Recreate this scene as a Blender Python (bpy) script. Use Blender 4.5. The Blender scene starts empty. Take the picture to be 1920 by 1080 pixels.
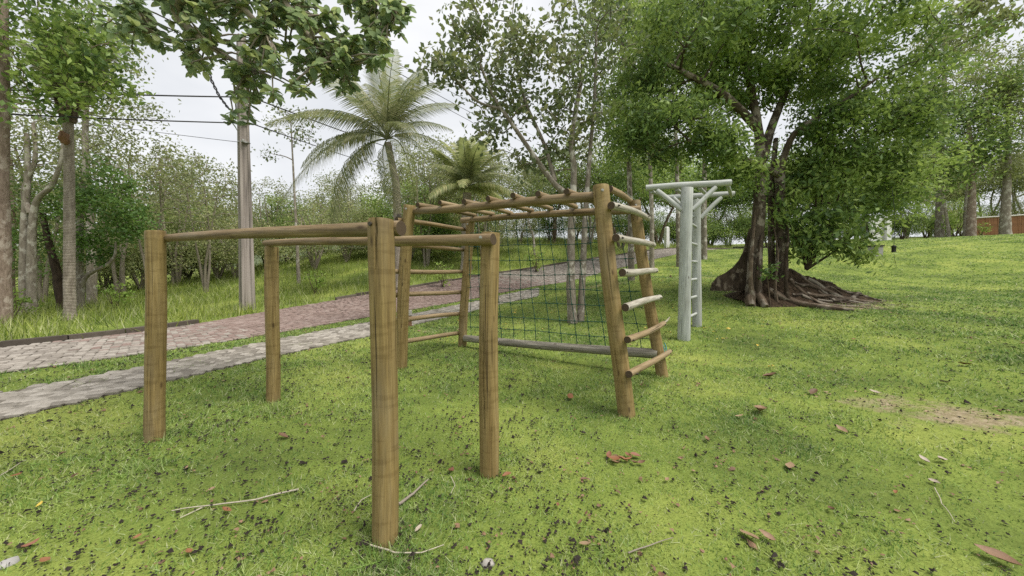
import bpy, math, random
import numpy as np
from mathutils import Vector, Matrix, noise as mnoise

random.seed(7)
RNG = np.random.default_rng(11)
SC = bpy.context.scene
COL = SC.collection
R = math.radians

# ------------------------------------------------------------------ camera
FPX, HOR, EYE, PITCH = 660.0, 508.0, 1.4, R(1.2)      # focal length and eye level in photo pixels (1920 wide)
CY = HOR + FPX * math.tan(PITCH)
cam_d = bpy.data.cameras.new('camera'); cam = bpy.data.objects.new('camera', cam_d); COL.objects.link(cam)
cam.location = (0, 0, EYE); cam.rotation_euler = (R(90) - PITCH, 0, 0)
cam_d.sensor_width = 36; cam_d.lens = 36 * FPX / 1920
cam_d.shift_y = -(540 - CY) / 1920
cam_d.clip_start = 0.05; cam_d.clip_end = 2000
SC.camera = cam

# ------------------------------------------------------------------ sky, sun, exposure
SUN_EL, SUN_AZ = R(64), R(118)        # azimuth clockwise from +Y: light comes from the right and a little from behind
w = bpy.data.worlds.new('World'); SC.world = w; w.use_nodes = True
nt = w.node_tree; nt.nodes.clear()
def wn(t): return nt.nodes.new(t)
sky = wn('ShaderNodeTexSky'); sky.sky_type = 'NISHITA'; sky.sun_disc = False
sky.sun_elevation = SUN_EL; sky.sun_rotation = SUN_AZ; sky.air_density = 1.0; sky.dust_density = 3.0
hs = wn('ShaderNodeHueSaturation'); hs.inputs['Saturation'].default_value = 0.25
tc = wn('ShaderNodeTexCoord'); mp = wn('ShaderNodeMapping'); mp.inputs['Scale'].default_value = (1.2, 1.2, 3.0)
no = wn('ShaderNodeTexNoise'); no.inputs['Scale'].default_value = 1.7; no.inputs['Detail'].default_value = 5; no.inputs['Roughness'].default_value = 0.5
rp = wn('ShaderNodeValToRGB')
rp.color_ramp.elements[0].position = 0.36; rp.color_ramp.elements[0].color = (4.6, 4.75, 5.0, 1)
rp.color_ramp.elements[1].position = 0.66; rp.color_ramp.elements[1].color = (5.9, 5.95, 6.05, 1)
mx = wn('ShaderNodeMixRGB'); mx.inputs['Fac'].default_value = 0.9
bg = wn('ShaderNodeBackground'); bg.inputs['Strength'].default_value = 0.1
wo = wn('ShaderNodeOutputWorld'); L = nt.links
L.new(sky.outputs[0], hs.inputs['Color']); L.new(hs.outputs[0], mx.inputs[1])
L.new(tc.outputs['Generated'], mp.inputs[0]); L.new(mp.outputs[0], no.inputs['Vector'])
L.new(no.outputs['Fac'], rp.inputs[0]); L.new(rp.outputs[0], mx.inputs[2])
L.new(mx.outputs[0], bg.inputs[0]); L.new(bg.outputs[0], wo.inputs[0])
sd = bpy.data.lights.new('sun', 'SUN'); sun = bpy.data.objects.new('sun', sd); COL.objects.link(sun)
sd.energy = 2.5; sd.angle = R(26); sd.color = (1.0, 0.95, 0.86)
sdir = Vector((math.sin(SUN_AZ) * math.cos(SUN_EL), math.cos(SUN_AZ) * math.cos(SUN_EL), math.sin(SUN_EL)))
sun.rotation_euler = sdir.to_track_quat('Z', 'Y').to_euler(); sun.location = (20, -10, 30)
SC.view_settings.view_transform = 'Standard'; SC.view_settings.look = 'None'
SC.view_settings.exposure = 0.84; SC.view_settings.gamma = 1.0
SC.cycles.use_denoising = False
SC.cycles.max_bounces = 6; SC.cycles.diffuse_bounces = 3; SC.cycles.transmission_bounces = 4

# ------------------------------------------------------------------ pixel <-> place
def ray(px, py):
    xc, yc = (px - 960) / FPX, -(py - CY) / FPX
    return Vector((xc, math.cos(PITCH) + yc * math.sin(PITCH), -math.sin(PITCH) + yc * math.cos(PITCH)))
def P(px, py, Y):
    d = ray(px, py); return Vector((0, 0, EYE)) + d * (Y / d.y)

# terrain: a smooth surface through points of the lawn, the lane and the slopes
ctl = []
for X in (-4, -2.5, -1, .5, 1.6):
    for Y in (-1, .5, 2, 3.5, 5): ctl.append((X, Y, 0))
for a in ((-1.6, 5.1), (1.1, 3.4), (-.9, 6.6), (2.0, 4.7), (-9.1, 6.3), (-8, 8.3), (-13, 10.3), (-6.9, 4.7), (-5.9, 6),
          (-5.3, 7.6), (-8.7, 12), (-16, 3), (-9, 0), (-22, 14), (-30, 30)): ctl.append((*a, 0))
for px, py, Y in ((689, 554, 14.5), (930, 513, 20), (1100, 487, 25), (1240, 467, 31), (689, 596, 10), (860, 565, 13.5), (1060, 530, 18),
                  (1221, 487, 24.5), (1395, 468, 38), (1870, 442, 38), (1450, 577, 9), (1650, 452, 30), (1550, 490, 20), (1700, 520, 16),
                  (1281, 638, 6.9), (1900, 580, 8.5), (1185, 525, 14)):
    ctl.append(tuple(P(px, py, Y)))
ctl += [(-14, 18, .35), tuple(P(600, 482, 26)), tuple(P(450, 520, 22)), tuple(P(800, 470, 29)), tuple(P(950, 456, 34)), tuple(P(1060, 450, 39)), (-60, 60, 1.5), (0, 60, 5.6), (-20, 45, 3.4), (60, 70, 7.5), (80, 0, 6), (30, 0, 2.3), (12, 0, .75), (8, -8, .3), (-30, -10, 0), (0, -12, 0), (-70, 0, 0),
        (40, -30, 2), (-40, -30, 0), (100, 60, 8), (-90, 90, 1), (0, 100, 5), (80, 110, 9)]
ctl = np.array(ctl, float)
def _U(r2): return np.where(r2 > 0, .5 * r2 * np.log(np.maximum(r2, 1e-12)), 0)
def _fit():
    n = len(ctl); d2 = ((ctl[:, None, :2] - ctl[None, :, :2]) ** 2).sum(-1)
    A = np.zeros((n + 3, n + 3)); A[:n, :n] = _U(d2) + np.eye(n) * .6
    Pm = np.c_[np.ones(n), ctl[:, :2]]; A[:n, n:] = Pm; A[n:, :n] = Pm.T
    return np.linalg.solve(A, np.r_[ctl[:, 2], 0, 0, 0])
_W = _fit()
def gz(x, y):
    x = np.asarray(x, float); y = np.asarray(y, float); sh = x.shape; x = x.ravel(); y = y.ravel()
    cx = np.clip(x, -90, 100); cy = np.clip(y, -30, 110); out = np.empty_like(x); n = len(ctl)
    for s in range(0, len(x), 20000):
        q = slice(s, s + 20000)
        d2 = (cx[q, None] - ctl[None, :, 0]) ** 2 + (cy[q, None] - ctl[None, :, 1]) ** 2
        out[q] = _U(d2) @ _W[:n] + _W[n] + _W[n + 1] * cx[q] + _W[n + 2] * cy[q]
    return out.reshape(sh)
def g1(x, y): return float(gz(np.array([x]), np.array([y]))[0])
def ground(px, py, ymax=60):
    ys = np.arange(1.0, ymax, .05); d = ray(px, py); xs = d.x / d.y * ys; zs = EYE + d.z / d.y * ys
    k = np.nonzero(zs <= gz(xs, ys))[0]
    i = k[0] if len(k) else len(ys) - 1
    return Vector((xs[i], ys[i], g1(xs[i], ys[i])))
def inpoly(x, y, poly):
    r = np.zeros(len(x), bool); n = len(poly)
    for i in range(n):
        x1, y1 = poly[i]; x2, y2 = poly[(i + 1) % n]
        c = (y1 > y) != (y2 > y)
        with np.errstate(divide='ignore', invalid='ignore'):
            r ^= c & (x < (x2 - x1) * (y - y1) / (y2 - y1 + 1e-12) + x1)
    return r

# ------------------------------------------------------------------ materials
def mat(name):
    m = bpy.data.materials.new(name); m.use_nodes = True; m.node_tree.nodes.clear(); return m, m.node_tree
class NT:
    def __init__(s, t): s.t = t
    def n(s, typ, ins=None, **kw):
        x = s.t.nodes.new(typ)
        for k, v in kw.items(): setattr(x, k, v)
        for k, v in (ins or {}).items():
            if isinstance(v, bpy.types.NodeSocket): s.t.links.new(v, x.inputs[k])
            else: x.inputs[k].default_value = v
        return x
    def ramp(s, fac, stops):
        x = s.t.nodes.new('ShaderNodeValToRGB'); e = x.color_ramp.elements
        while len(e) < len(stops): e.new(.5)
        for q, (p, c) in zip(e, stops): q.position = p; q.color = (*c, 1) if len(c) == 3 else c
        s.t.links.new(fac, x.inputs[0]); return x.outputs[0]
    def noise(s, vec, scale, detail=4, rough=.55, dist=0.0):
        return s.n('ShaderNodeTexNoise', {'Vector': vec, 'Scale': scale, 'Detail': detail, 'Roughness': rough, 'Distortion': dist}).outputs['Fac']
    def mix(s, fac, a, b, mode='MIX'):
        x = s.n('ShaderNodeMixRGB', blend_type=mode)
        for i, v in ((0, fac), (1, a), (2, b)):
            if isinstance(v, bpy.types.NodeSocket): s.t.links.new(v, x.inputs[i])
            else: x.inputs[i].default_value = (*v, 1) if isinstance(v, tuple) and len(v) == 3 else v
        return x.outputs[0]
    def out(s, col, rough=.8, bump=None, bs=.3, bd=.01, spec=.3):
        p = s.n('ShaderNodeBsdfPrincipled', {'Roughness': rough, 'Specular IOR Level': spec})
        if isinstance(col, bpy.types.NodeSocket): s.t.links.new(col, p.inputs['Base Color'])
        else: p.inputs['Base Color'].default_value = (*col, 1)
        if bump is not None:
            b = s.n('ShaderNodeBump', {'Strength': bs, 'Distance': bd, 'Height': bump}); s.t.links.new(b.outputs[0], p.inputs['Normal'])
        o = s.n('ShaderNodeOutputMaterial'); s.t.links.new(p.outputs[0], o.inputs[0]); return p
def coords(N, attr=None, scale=(1, 1, 1)):
    if attr: v = N.n('ShaderNodeAttribute', attribute_name=attr).outputs['Vector']
    else: v = N.n('ShaderNodeTexCoord').outputs['Object']
    return N.n('ShaderNodeMapping', {0: v, 'Scale': scale}).outputs[0]
def randv(N): return N.n('ShaderNodeAttribute', attribute_name='rnd').outputs['Fac']

def wood(name, c0, c1, c2, stain=(.06, .045, .03), stain_amt=.5, cross=True):
    m, t = mat(name); N = NT(t)
    oi = N.n('ShaderNodeObjectInfo').outputs['Random']
    v0 = N.n('ShaderNodeAttribute', attribute_name='gc').outputs['Vector']
    off = N.n('ShaderNodeCombineXYZ', {2: N.n('ShaderNodeMath', {0: oi, 1: 37.0}, operation='MULTIPLY').outputs[0]}).outputs[0]
    v = N.n('ShaderNodeVectorMath', {0: v0, 1: off}, operation='ADD').outputs[0]
    def mp(s): return N.n('ShaderNodeMapping', {0: v, 'Scale': s}).outputs[0]
    fine = N.noise(mp((150, 150, 5)), 1, 5, .65); mid = N.noise(mp((40, 40, 2.2)), 1, 4, .6, .3); big = N.noise(mp((6, 6, 1.3)), 1, 3, .6)
    c = N.ramp(mid, [(.3, c0), (.5, c1), (.72, c2)])
    c = N.mix(.6, c, N.ramp(fine, [(.3, (.45, .45, .45)), (.7, (1.25, 1.22, 1.18))]), 'MULTIPLY')
    c = N.mix(N.ramp(big, [(.48, (0, 0, 0)), (.78, (stain_amt,) * 3)]), c, stain)
    crk = N.noise(mp((70, 70, .9)), 1, 2, .5)
    ck = N.ramp(crk, [(.675, (0, 0, 0)), (.70, (.85, .85, .85))])
    gw = N.noise(mp((3, 3, .8)), 1, 4, .65); c = N.mix(N.ramp(gw, [(.52, (0, 0, 0)), (.72, (.4, .4, .4))]), c, (.24, .21, .165))
    c = N.mix(ck, c, (.035, .022, .012))
    kn = N.n('ShaderNodeTexVoronoi', {'Vector': mp((9, 9, 3.2)), 'Scale': 1.0}).outputs['Distance']
    kk = N.ramp(kn, [(.05, (.75, .75, .75)), (.13, (0, 0, 0))])
    c = N.mix(kk, c, (.05, .028, .013))
    h = N.mix(.5, fine, ck, 'SUBTRACT')
    if cross:
        ring = N.n('ShaderNodeTexNoise', {'Vector': mp((5, 5, 26)), 'Scale': 1.0, 'Detail': 3.0}).outputs['Fac']
        rr = N.ramp(ring, [(.36, (.78, .76, .72)), (.46, (1, 1, 1))]); c = N.mix(.8, c, rr, 'MULTIPLY')
    N.out(c, .62, h, .35, .004, .25); return m
M_POST = wood('post_wood', (.205, .142, .055), (.272, .198, .082), (.335, .255, .12), (.11, .078, .04), .6)
M_BAR = wood('bar_wood', (.13, .088, .045), (.225, .16, .085), (.33, .255, .15), (.045, .04, .026), .7, False)
M_RUNG = wood('rung_wood', (.20, .145, .08), (.29, .215, .125), (.37, .285, .18), stain_amt=.3, cross=False)
M_GREY = wood('weathered_rung_wood', (.24, .215, .17), (.40, .375, .32), (.52, .495, .44), (.1, .09, .07), .3, False)
M_LOG = wood('weathered_log_wood', (.13, .12, .095), (.27, .25, .205), (.40, .375, .31), (.06, .055, .04), .55, False)
M_PALE = wood('pale_green_painted_wood', (.35, .375, .365), (.44, .465, .45), (.52, .54, .52), (.2, .195, .165), .6, False)
def endgrain():
    m, t = mat('end_grain'); N = NT(t); v = N.n('ShaderNodeAttribute', attribute_name='gc').outputs['Vector']
    r = N.n('ShaderNodeVectorMath', {0: N.n('ShaderNodeMapping', {0: v, 'Scale': (1, 1, 0)}).outputs[0]}, operation='LENGTH').outputs['Value']
    s = N.n('ShaderNodeMath', {0: N.n('ShaderNodeMath', {0: r, 1: 900.0}, operation='MULTIPLY').outputs[0]}, operation='SINE').outputs[0]
    c = N.ramp(N.n('ShaderNodeMath', {0: s, 1: N.noise(v, 60, 3)}, operation='ADD').outputs[0], [(.0, (.04, .026, .014)), (1, (.10, .07, .045))])
    N.out(c, .85); return m
M_END = endgrain()

def bark(name, c0, c1, patch=None, scale=(9, 9, 3), bs=.8, plo=.52):
    m, t = mat(name); N = NT(t); v = coords(N, 'gc', scale)
    a = N.noise(v, 1, 6, .65, .4); b = N.noise(coords(N, 'gc', (2.3, 2.3, 1.7)), 1.5, 4, .6)
    c = N.ramp(a, [(.3, c0), (.7, c1)])
    if patch: c = N.mix(N.ramp(b, [(plo, (0, 0, 0)), (plo + .07, (.9, .9, .9))]), c, patch)
    N.out(c, .9, a, bs, .03, .15); return m
M_BARK = bark('brown_bark', (.06, .042, .03), (.19, .145, .105), (.26, .225, .18))
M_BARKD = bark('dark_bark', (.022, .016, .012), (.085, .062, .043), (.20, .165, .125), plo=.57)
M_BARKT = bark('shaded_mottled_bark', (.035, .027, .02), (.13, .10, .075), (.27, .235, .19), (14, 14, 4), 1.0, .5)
M_BARKP = bark('pale_bark', (.15, .125, .10), (.34, .30, .25), (.45, .42, .37))
M_BARKM = bark('mottled_bark', (.12, .10, .08), (.30, .265, .22), (.52, .49, .44), (16, 16, 5))
M_BARKR = bark('pinkish_bark', (.15, .11, .085), (.32, .25, .205), (.40, .34, .29), (20, 20, 6))
M_TWIG = bark('grey_twig', (.16, .135, .105), (.33, .29, .235))
def palmbark():
    m, t = mat('ringed_palm_bark'); N = NT(t); v = coords(N, 'gc', (3, 3, 14))
    w_ = N.n('ShaderNodeTexWave', {'Vector': v, 'Scale': .55, 'Distortion': 3.0, 'Detail': 3.0}, bands_direction='Z').outputs['Fac']
    a = N.noise(coords(N, 'gc', (14, 14, 4)), 1, 5, .6)
    c = N.mix(.55, N.ramp(a, [(.3, (.2, .17, .14)), (.7, (.42, .375, .32))]), N.ramp(w_, [(.2, (.45, .42, .38)), (.6, (1.05, 1.02, 1))]), 'MULTIPLY')
    N.out(c, .9, w_, .5, .02, .15); return m
M_PALMB = palmbark()

def leafmat(name, stops, trans=.45, rough=.5, spec=.3, lift=1.65):
    m, t = mat(name); N = NT(t); r = randv(N)
    big = N.noise(coords(N), .9, 2, .5)
    f = N.n('ShaderNodeMath', {0: r, 1: N.n('ShaderNodeMath', {0: big, 1: .9}, operation='MULTIPLY').outputs[0]}, operation='ADD').outputs[0]
    f = N.n('ShaderNodeMath', {0: f, 1: .28}, operation='SUBTRACT').outputs[0]
    stops = [(q, tuple((k * .84 + sum(t_) / 3 * .16) * lift for k in t_)) for q, t_ in stops]
    c = N.ramp(f, stops)
    p = N.n('ShaderNodeBsdfPrincipled', {'Base Color': c, 'Roughness': rough, 'Specular IOR Level': spec})
    tc_ = N.mix(.5, c, (.20, .25, .05)); tr = N.n('ShaderNodeBsdfTranslucent', {'Color': tc_})
    s = N.n('ShaderNodeMixShader', {0: trans, 1: p.outputs[0], 2: tr.outputs[0]})
    o = N.n('ShaderNodeOutputMaterial'); t.links.new(s.outputs[0], o.inputs[0]); return m
L_BIG = leafmat('big_tree_leaf', [(.10, (.024, .05, .015)), (.40, (.06, .115, .026)), (.68, (.125, .205, .04)), (.95, (.25, .335, .065))])
L_BROAD = leafmat('broad_round_leaf', [(.0, (.05, .075, .035)), (.5, (.095, .125, .06)), (.85, (.15, .185, .075)), (1, (.21, .21, .09))], .4, .4, .45, 1.5)
L_NEAR = leafmat('near_round_leaf', [(.0, (.055, .09, .06)), (.5, (.095, .14, .095)), (.9, (.15, .21, .11)), (1, (.21, .24, .10))], .6, .36, .5, 2.3)
L_SCRUB = leafmat('scrub_leaf', [(.0, (.08, .10, .04)), (.45, (.15, .18, .065)), (.8, (.22, .24, .09)), (1, (.30, .28, .125))], trans=.5, lift=2.0)
L_DARK = leafmat('dark_green_leaf', [(.0, (.02, .05, .012)), (.5, (.05, .11, .022)), (1, (.10, .19, .03))])
L_OLIVE = leafmat('olive_leaf', [(.0, (.06, .075, .035)), (.5, (.12, .14, .06)), (1, (.20, .21, .085))], .5, .5, .3, 1.9)
L_LIME = leafmat('lime_leaf', [(.0, (.07, .13, .015)), (.5, (.16, .26, .03)), (1, (.28, .37, .06))])
L_PALM = leafmat('palm_leaflet', [(.0, (.055, .07, .035)), (.5, (.115, .135, .06)), (1, (.24, .23, .12))], .45, .45, .35, 1.9)
L_DRY = leafmat('dry_palm_leaflet', [(0, (.25, .18, .05)), (1, (.42, .33, .09))])

def lawnmat():
    m, t = mat('lawn_ground'); N = NT(t); v = coords(N)
    a = N.noise(v, .55, 4, .6); b = N.noise(v, 7, 5, .7); f = N.noise(v, 70, 4, .7)
    c = N.ramp(a, [(.3, (.09, .125, .035)), (.5, (.175, .23, .055)), (.68, (.275, .315, .085))])
    c = N.mix(.55, c, N.ramp(b, [(.3, (.6, .62, .5)), (.65, (1.12, 1.1, 1.0))]), 'MULTIPLY')
    c = N.mix(.7, c, N.ramp(f, [(.3, (.5, .5, .42)), (.62, (1.15, 1.15, 1.1))]), 'MULTIPLY')
    # worn earth and leaf litter have their own colour
    e = N.n('ShaderNodeAttribute', attribute_name='earth').outputs['Fac']
    ee = N.n('ShaderNodeMath', {0: e, 1: N.n('ShaderNodeMath', {0: N.noise(v, 5, 5, .7), 1: .5}, operation='SUBTRACT').outputs[0]}, operation='ADD').outputs[0]
    em = N.ramp(ee, [(.45, (0, 0, 0)), (.68, (.85, .85, .85))])
    ec = N.ramp(N.noise(v, 18, 5, .7), [(.3, (.14, .10, .065)), (.5, (.26, .20, .14)), (.7, (.42, .34, .26))])
    c = N.mix(em, c, ec)
    N.out(c, .95, N.mix(.5, b, f), .8, .02, .1); return m
M_LAWN = lawnmat()
def grassmat(name, stops, dry=(.50, .50, .31), tr=.35):
    m, t = mat(name); N = NT(t); v = coords(N); r = randv(N)
    a = N.noise(v, .55, 4, .6); b = N.noise(v, 3.2, 4, .7)
    f = N.n('ShaderNodeMath', {0: N.n('ShaderNodeMath', {0: a, 1: b}, operation='ADD').outputs[0], 1: .5}, operation='MULTIPLY').outputs[0]
    c = N.ramp(f, stops)
    c = N.mix(N.ramp(r, [(.6, (0, 0, 0)), (1, (.85, .85, .85))]), c, dry)
    c = N.mix(N.ramp(r, [(0, (.85, .85, .85)), (.4, (0, 0, 0))]), c, (.045, .10, .018))
    p = N.n('ShaderNodeBsdfPrincipled', {'Base Color': c, 'Roughness': .6, 'Specular IOR Level': .2})
    tl = N.n('ShaderNodeBsdfTranslucent', {'Color': c}); s = N.n('ShaderNodeMixShader', {0: tr, 1: p.outputs[0], 2: tl.outputs[0]})
    o = N.n('ShaderNodeOutputMaterial'); t.links.new(s.outputs[0], o.inputs[0]); return m
M_GRASS = grassmat('lawn_blade', [(.39, (.105, .215, .05)), (.49, (.245, .375, .088)), (.58, (.42, .51, .14))])
M_TALL = grassmat('tall_grass_blade', [(.36, (.16, .235, .035)), (.5, (.27, .34, .06)), (.63, (.40, .43, .11))])
def stone(name, cols, bump=30, wear=None):
    m, t = mat(name); N = NT(t); oi = N.n('ShaderNodeObjectInfo').outputs['Random']; v = coords(N); r = randv(N)
    q = N.n('ShaderNodeMath', {0: oi, 1: r}, operation='ADD').outputs[0]; q = N.n('ShaderNodeMath', {0: q}, operation='FRACT').outputs[0]
    c = N.ramp(q, cols); f = N.noise(v, bump, 5, .7); g = N.noise(v, 1.1, 4, .6)
    c = N.mix(.6, c, N.ramp(f, [(.3, (.62, .6, .58)), (.7, (1.18, 1.17, 1.15))]), 'MULTIPLY')
    c = N.mix(.6, c, N.ramp(g, [(.35, (.72, .7, .66)), (.6, (1.05, 1.04, 1.03))]), 'MULTIPLY')
    N.out(c, .9, f, .5, .01, .2); return m
M_SETT = stone('grey_sett', [(0, (.20, .18, .16)), (.5, (.28, .255, .23)), (1, (.36, .335, .305))])
M_RED = stone('red_paver', [(0, (.18, .135, .12)), (.5, (.235, .175, .158)), (1, (.29, .235, .215))])
M_COB = stone('path_cobble', [(0, (.17, .155, .135)), (.5, (.28, .26, .23)), (1, (.40, .375, .34))])
M_KERB = stone('kerb_concrete', [(0, (.07, .06, .05)), (1, (.14, .12, .10))], 12)
def bed():
    m, t = mat('joint_sand'); N = NT(t); v = coords(N)
    c = N.ramp(N.noise(v, 9, 5, .7), [(.35, (.07, .058, .045)), (.55, (.115, .10, .08)), (.72, (.09, .12, .03))]); N.out(c, .95, N.noise(v, 60, 3), .5, .01, .1); return m
M_BED = bed()
def plain(name, c, rough=.7, var=.25, scale=8, spec=.3, metal=0):
    m, t = mat(name); N = NT(t); f = N.noise(coords(N), scale, 5, .65)
    col = N.mix(1.0, c, N.ramp(f, [(.3, (1 - var,) * 3), (.7, (1 + var * .5,) * 3)]), 'MULTIPLY')
    p = N.out(col, rough, f, .25, .01, spec); p.inputs['Metallic'].default_value = metal; return m
M_STEEL = plain('galvanised_bolt', (.42, .41, .38), .45, .3, 60, .5, .7)
M_RUST = plain('dark_bolt', (.06, .05, .04), .5, .3, 60, .5, .4)
M_ROPE = plain('dark_green_rope', (.02, .075, .055), .8, .4, 50)
M_ROPEB = plain('blue_rope', (.03, .22, .27), .8, .3, 50)
M_ROPEW = plain('frayed_rope', (.42, .38, .30), .9, .3, 50)
M_WIRE = plain('wire_black', (.045, .045, .05), .6, .2, 20)
M_WHITE = plain('white_wall_paint', (.70, .69, .68), .8, .18, 3)
M_BLACK = plain('charred_debris', (.028, .021, .017), .9, .4, 60)
M_FENCE = plain('fence_board_wood', (.24, .115, .055), .8, .4, 6)
M_CAP = plain('fence_cap', (.55, .53, .5), .8, .2, 6)
M_BOX = plain('grey_concrete_box', (.34, .33, .32), .9, .25, 10)
M_DKBOX = plain('dark_iron', (.03, .028, .026), .6, .3, 30)
M_STONEW = plain('pale_stone', (.34, .32, .29), .9, .25, 20)
M_HUSK = plain('brown_husk', (.20, .11, .06), .9, .4, 14)
M_FRUIT = plain('yellow_fruit', (.38, .33, .06), .6, .25, 20)
def soil():
    m, t = mat('dark_leafy_soil'); N = NT(t); v = coords(N); a = N.noise(v, 9, 6, .75); b = N.n('ShaderNodeTexVoronoi', {'Vector': v, 'Scale': 22.0}).outputs['Distance']
    N.out(N.ramp(a, [(.35, (.025, .018, .012)), (.55, (.075, .052, .034)), (.72, (.19, .13, .085))]), .95, N.mix(.5, a, b), 1, .08, .1); return m
M_SOIL = soil()
def concrete_pole():
    m, t = mat('pole_concrete'); N = NT(t); v = coords(N)
    a = N.noise(N.n('ShaderNodeMapping', {0: v, 'Scale': (9, 9, .35)}).outputs[0], 1, 4, .6); f = N.noise(v, 40, 4, .7)
    c = N.ramp(a, [(.35, (.13, .115, .105)), (.5, (.28, .245, .22)), (.65, (.37, .33, .30))])
    c = N.mix(.6, c, N.ramp(f, [(.3, (.7, .7, .7)), (.7, (1.12, 1.12, 1.12))]), 'MULTIPLY'); N.out(c, .9, f, .4, .01, .2); return m
M_POLE = concrete_pole()
def dryleaf(name, stops):
    m, t = mat(name); N = NT(t); oi = N.n('ShaderNodeObjectInfo').outputs['Random']; v = coords(N)
    q = N.n('ShaderNodeMath', {0: N.n('ShaderNodeMath', {0: oi, 1: randv(N)}, operation='ADD').outputs[0]}, operation='FRACT').outputs[0]
    c = N.ramp(q, stops); c = N.mix(.6, c, N.ramp(N.noise(v, 40, 4), [(.3, (.55, .5, .5)), (.7, (1.2, 1.2, 1.2))]), 'MULTIPLY'); N.out(c, .6, None, spec=.3); return m
D_BROWN = dryleaf('dry_brown_leaf', [(0, (.12, .07, .042)), (.5, (.19, .11, .065)), (1, (.26, .17, .105))])
D_ORANGE = dryleaf('orange_brown_leaf', [(0, (.19, .08, .035)), (1, (.26, .125, .06))])
D_RED = dryleaf('red_brown_leaf', [(0, (.15, .06, .038)), (1, (.23, .105, .065))])
D_PALE = dryleaf('pale_dry_leaf', [(0, (.34, .28, .22)), (1, (.44, .39, .33))])
D_TAN = dryleaf('tan_leaf', [(0, (.25, .165, .10)), (1, (.34, .245, .155))])
D_YELLOW = dryleaf('yellow_leaf', [(0, (.50, .36, .05)), (1, (.55, .46, .12))])

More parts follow.
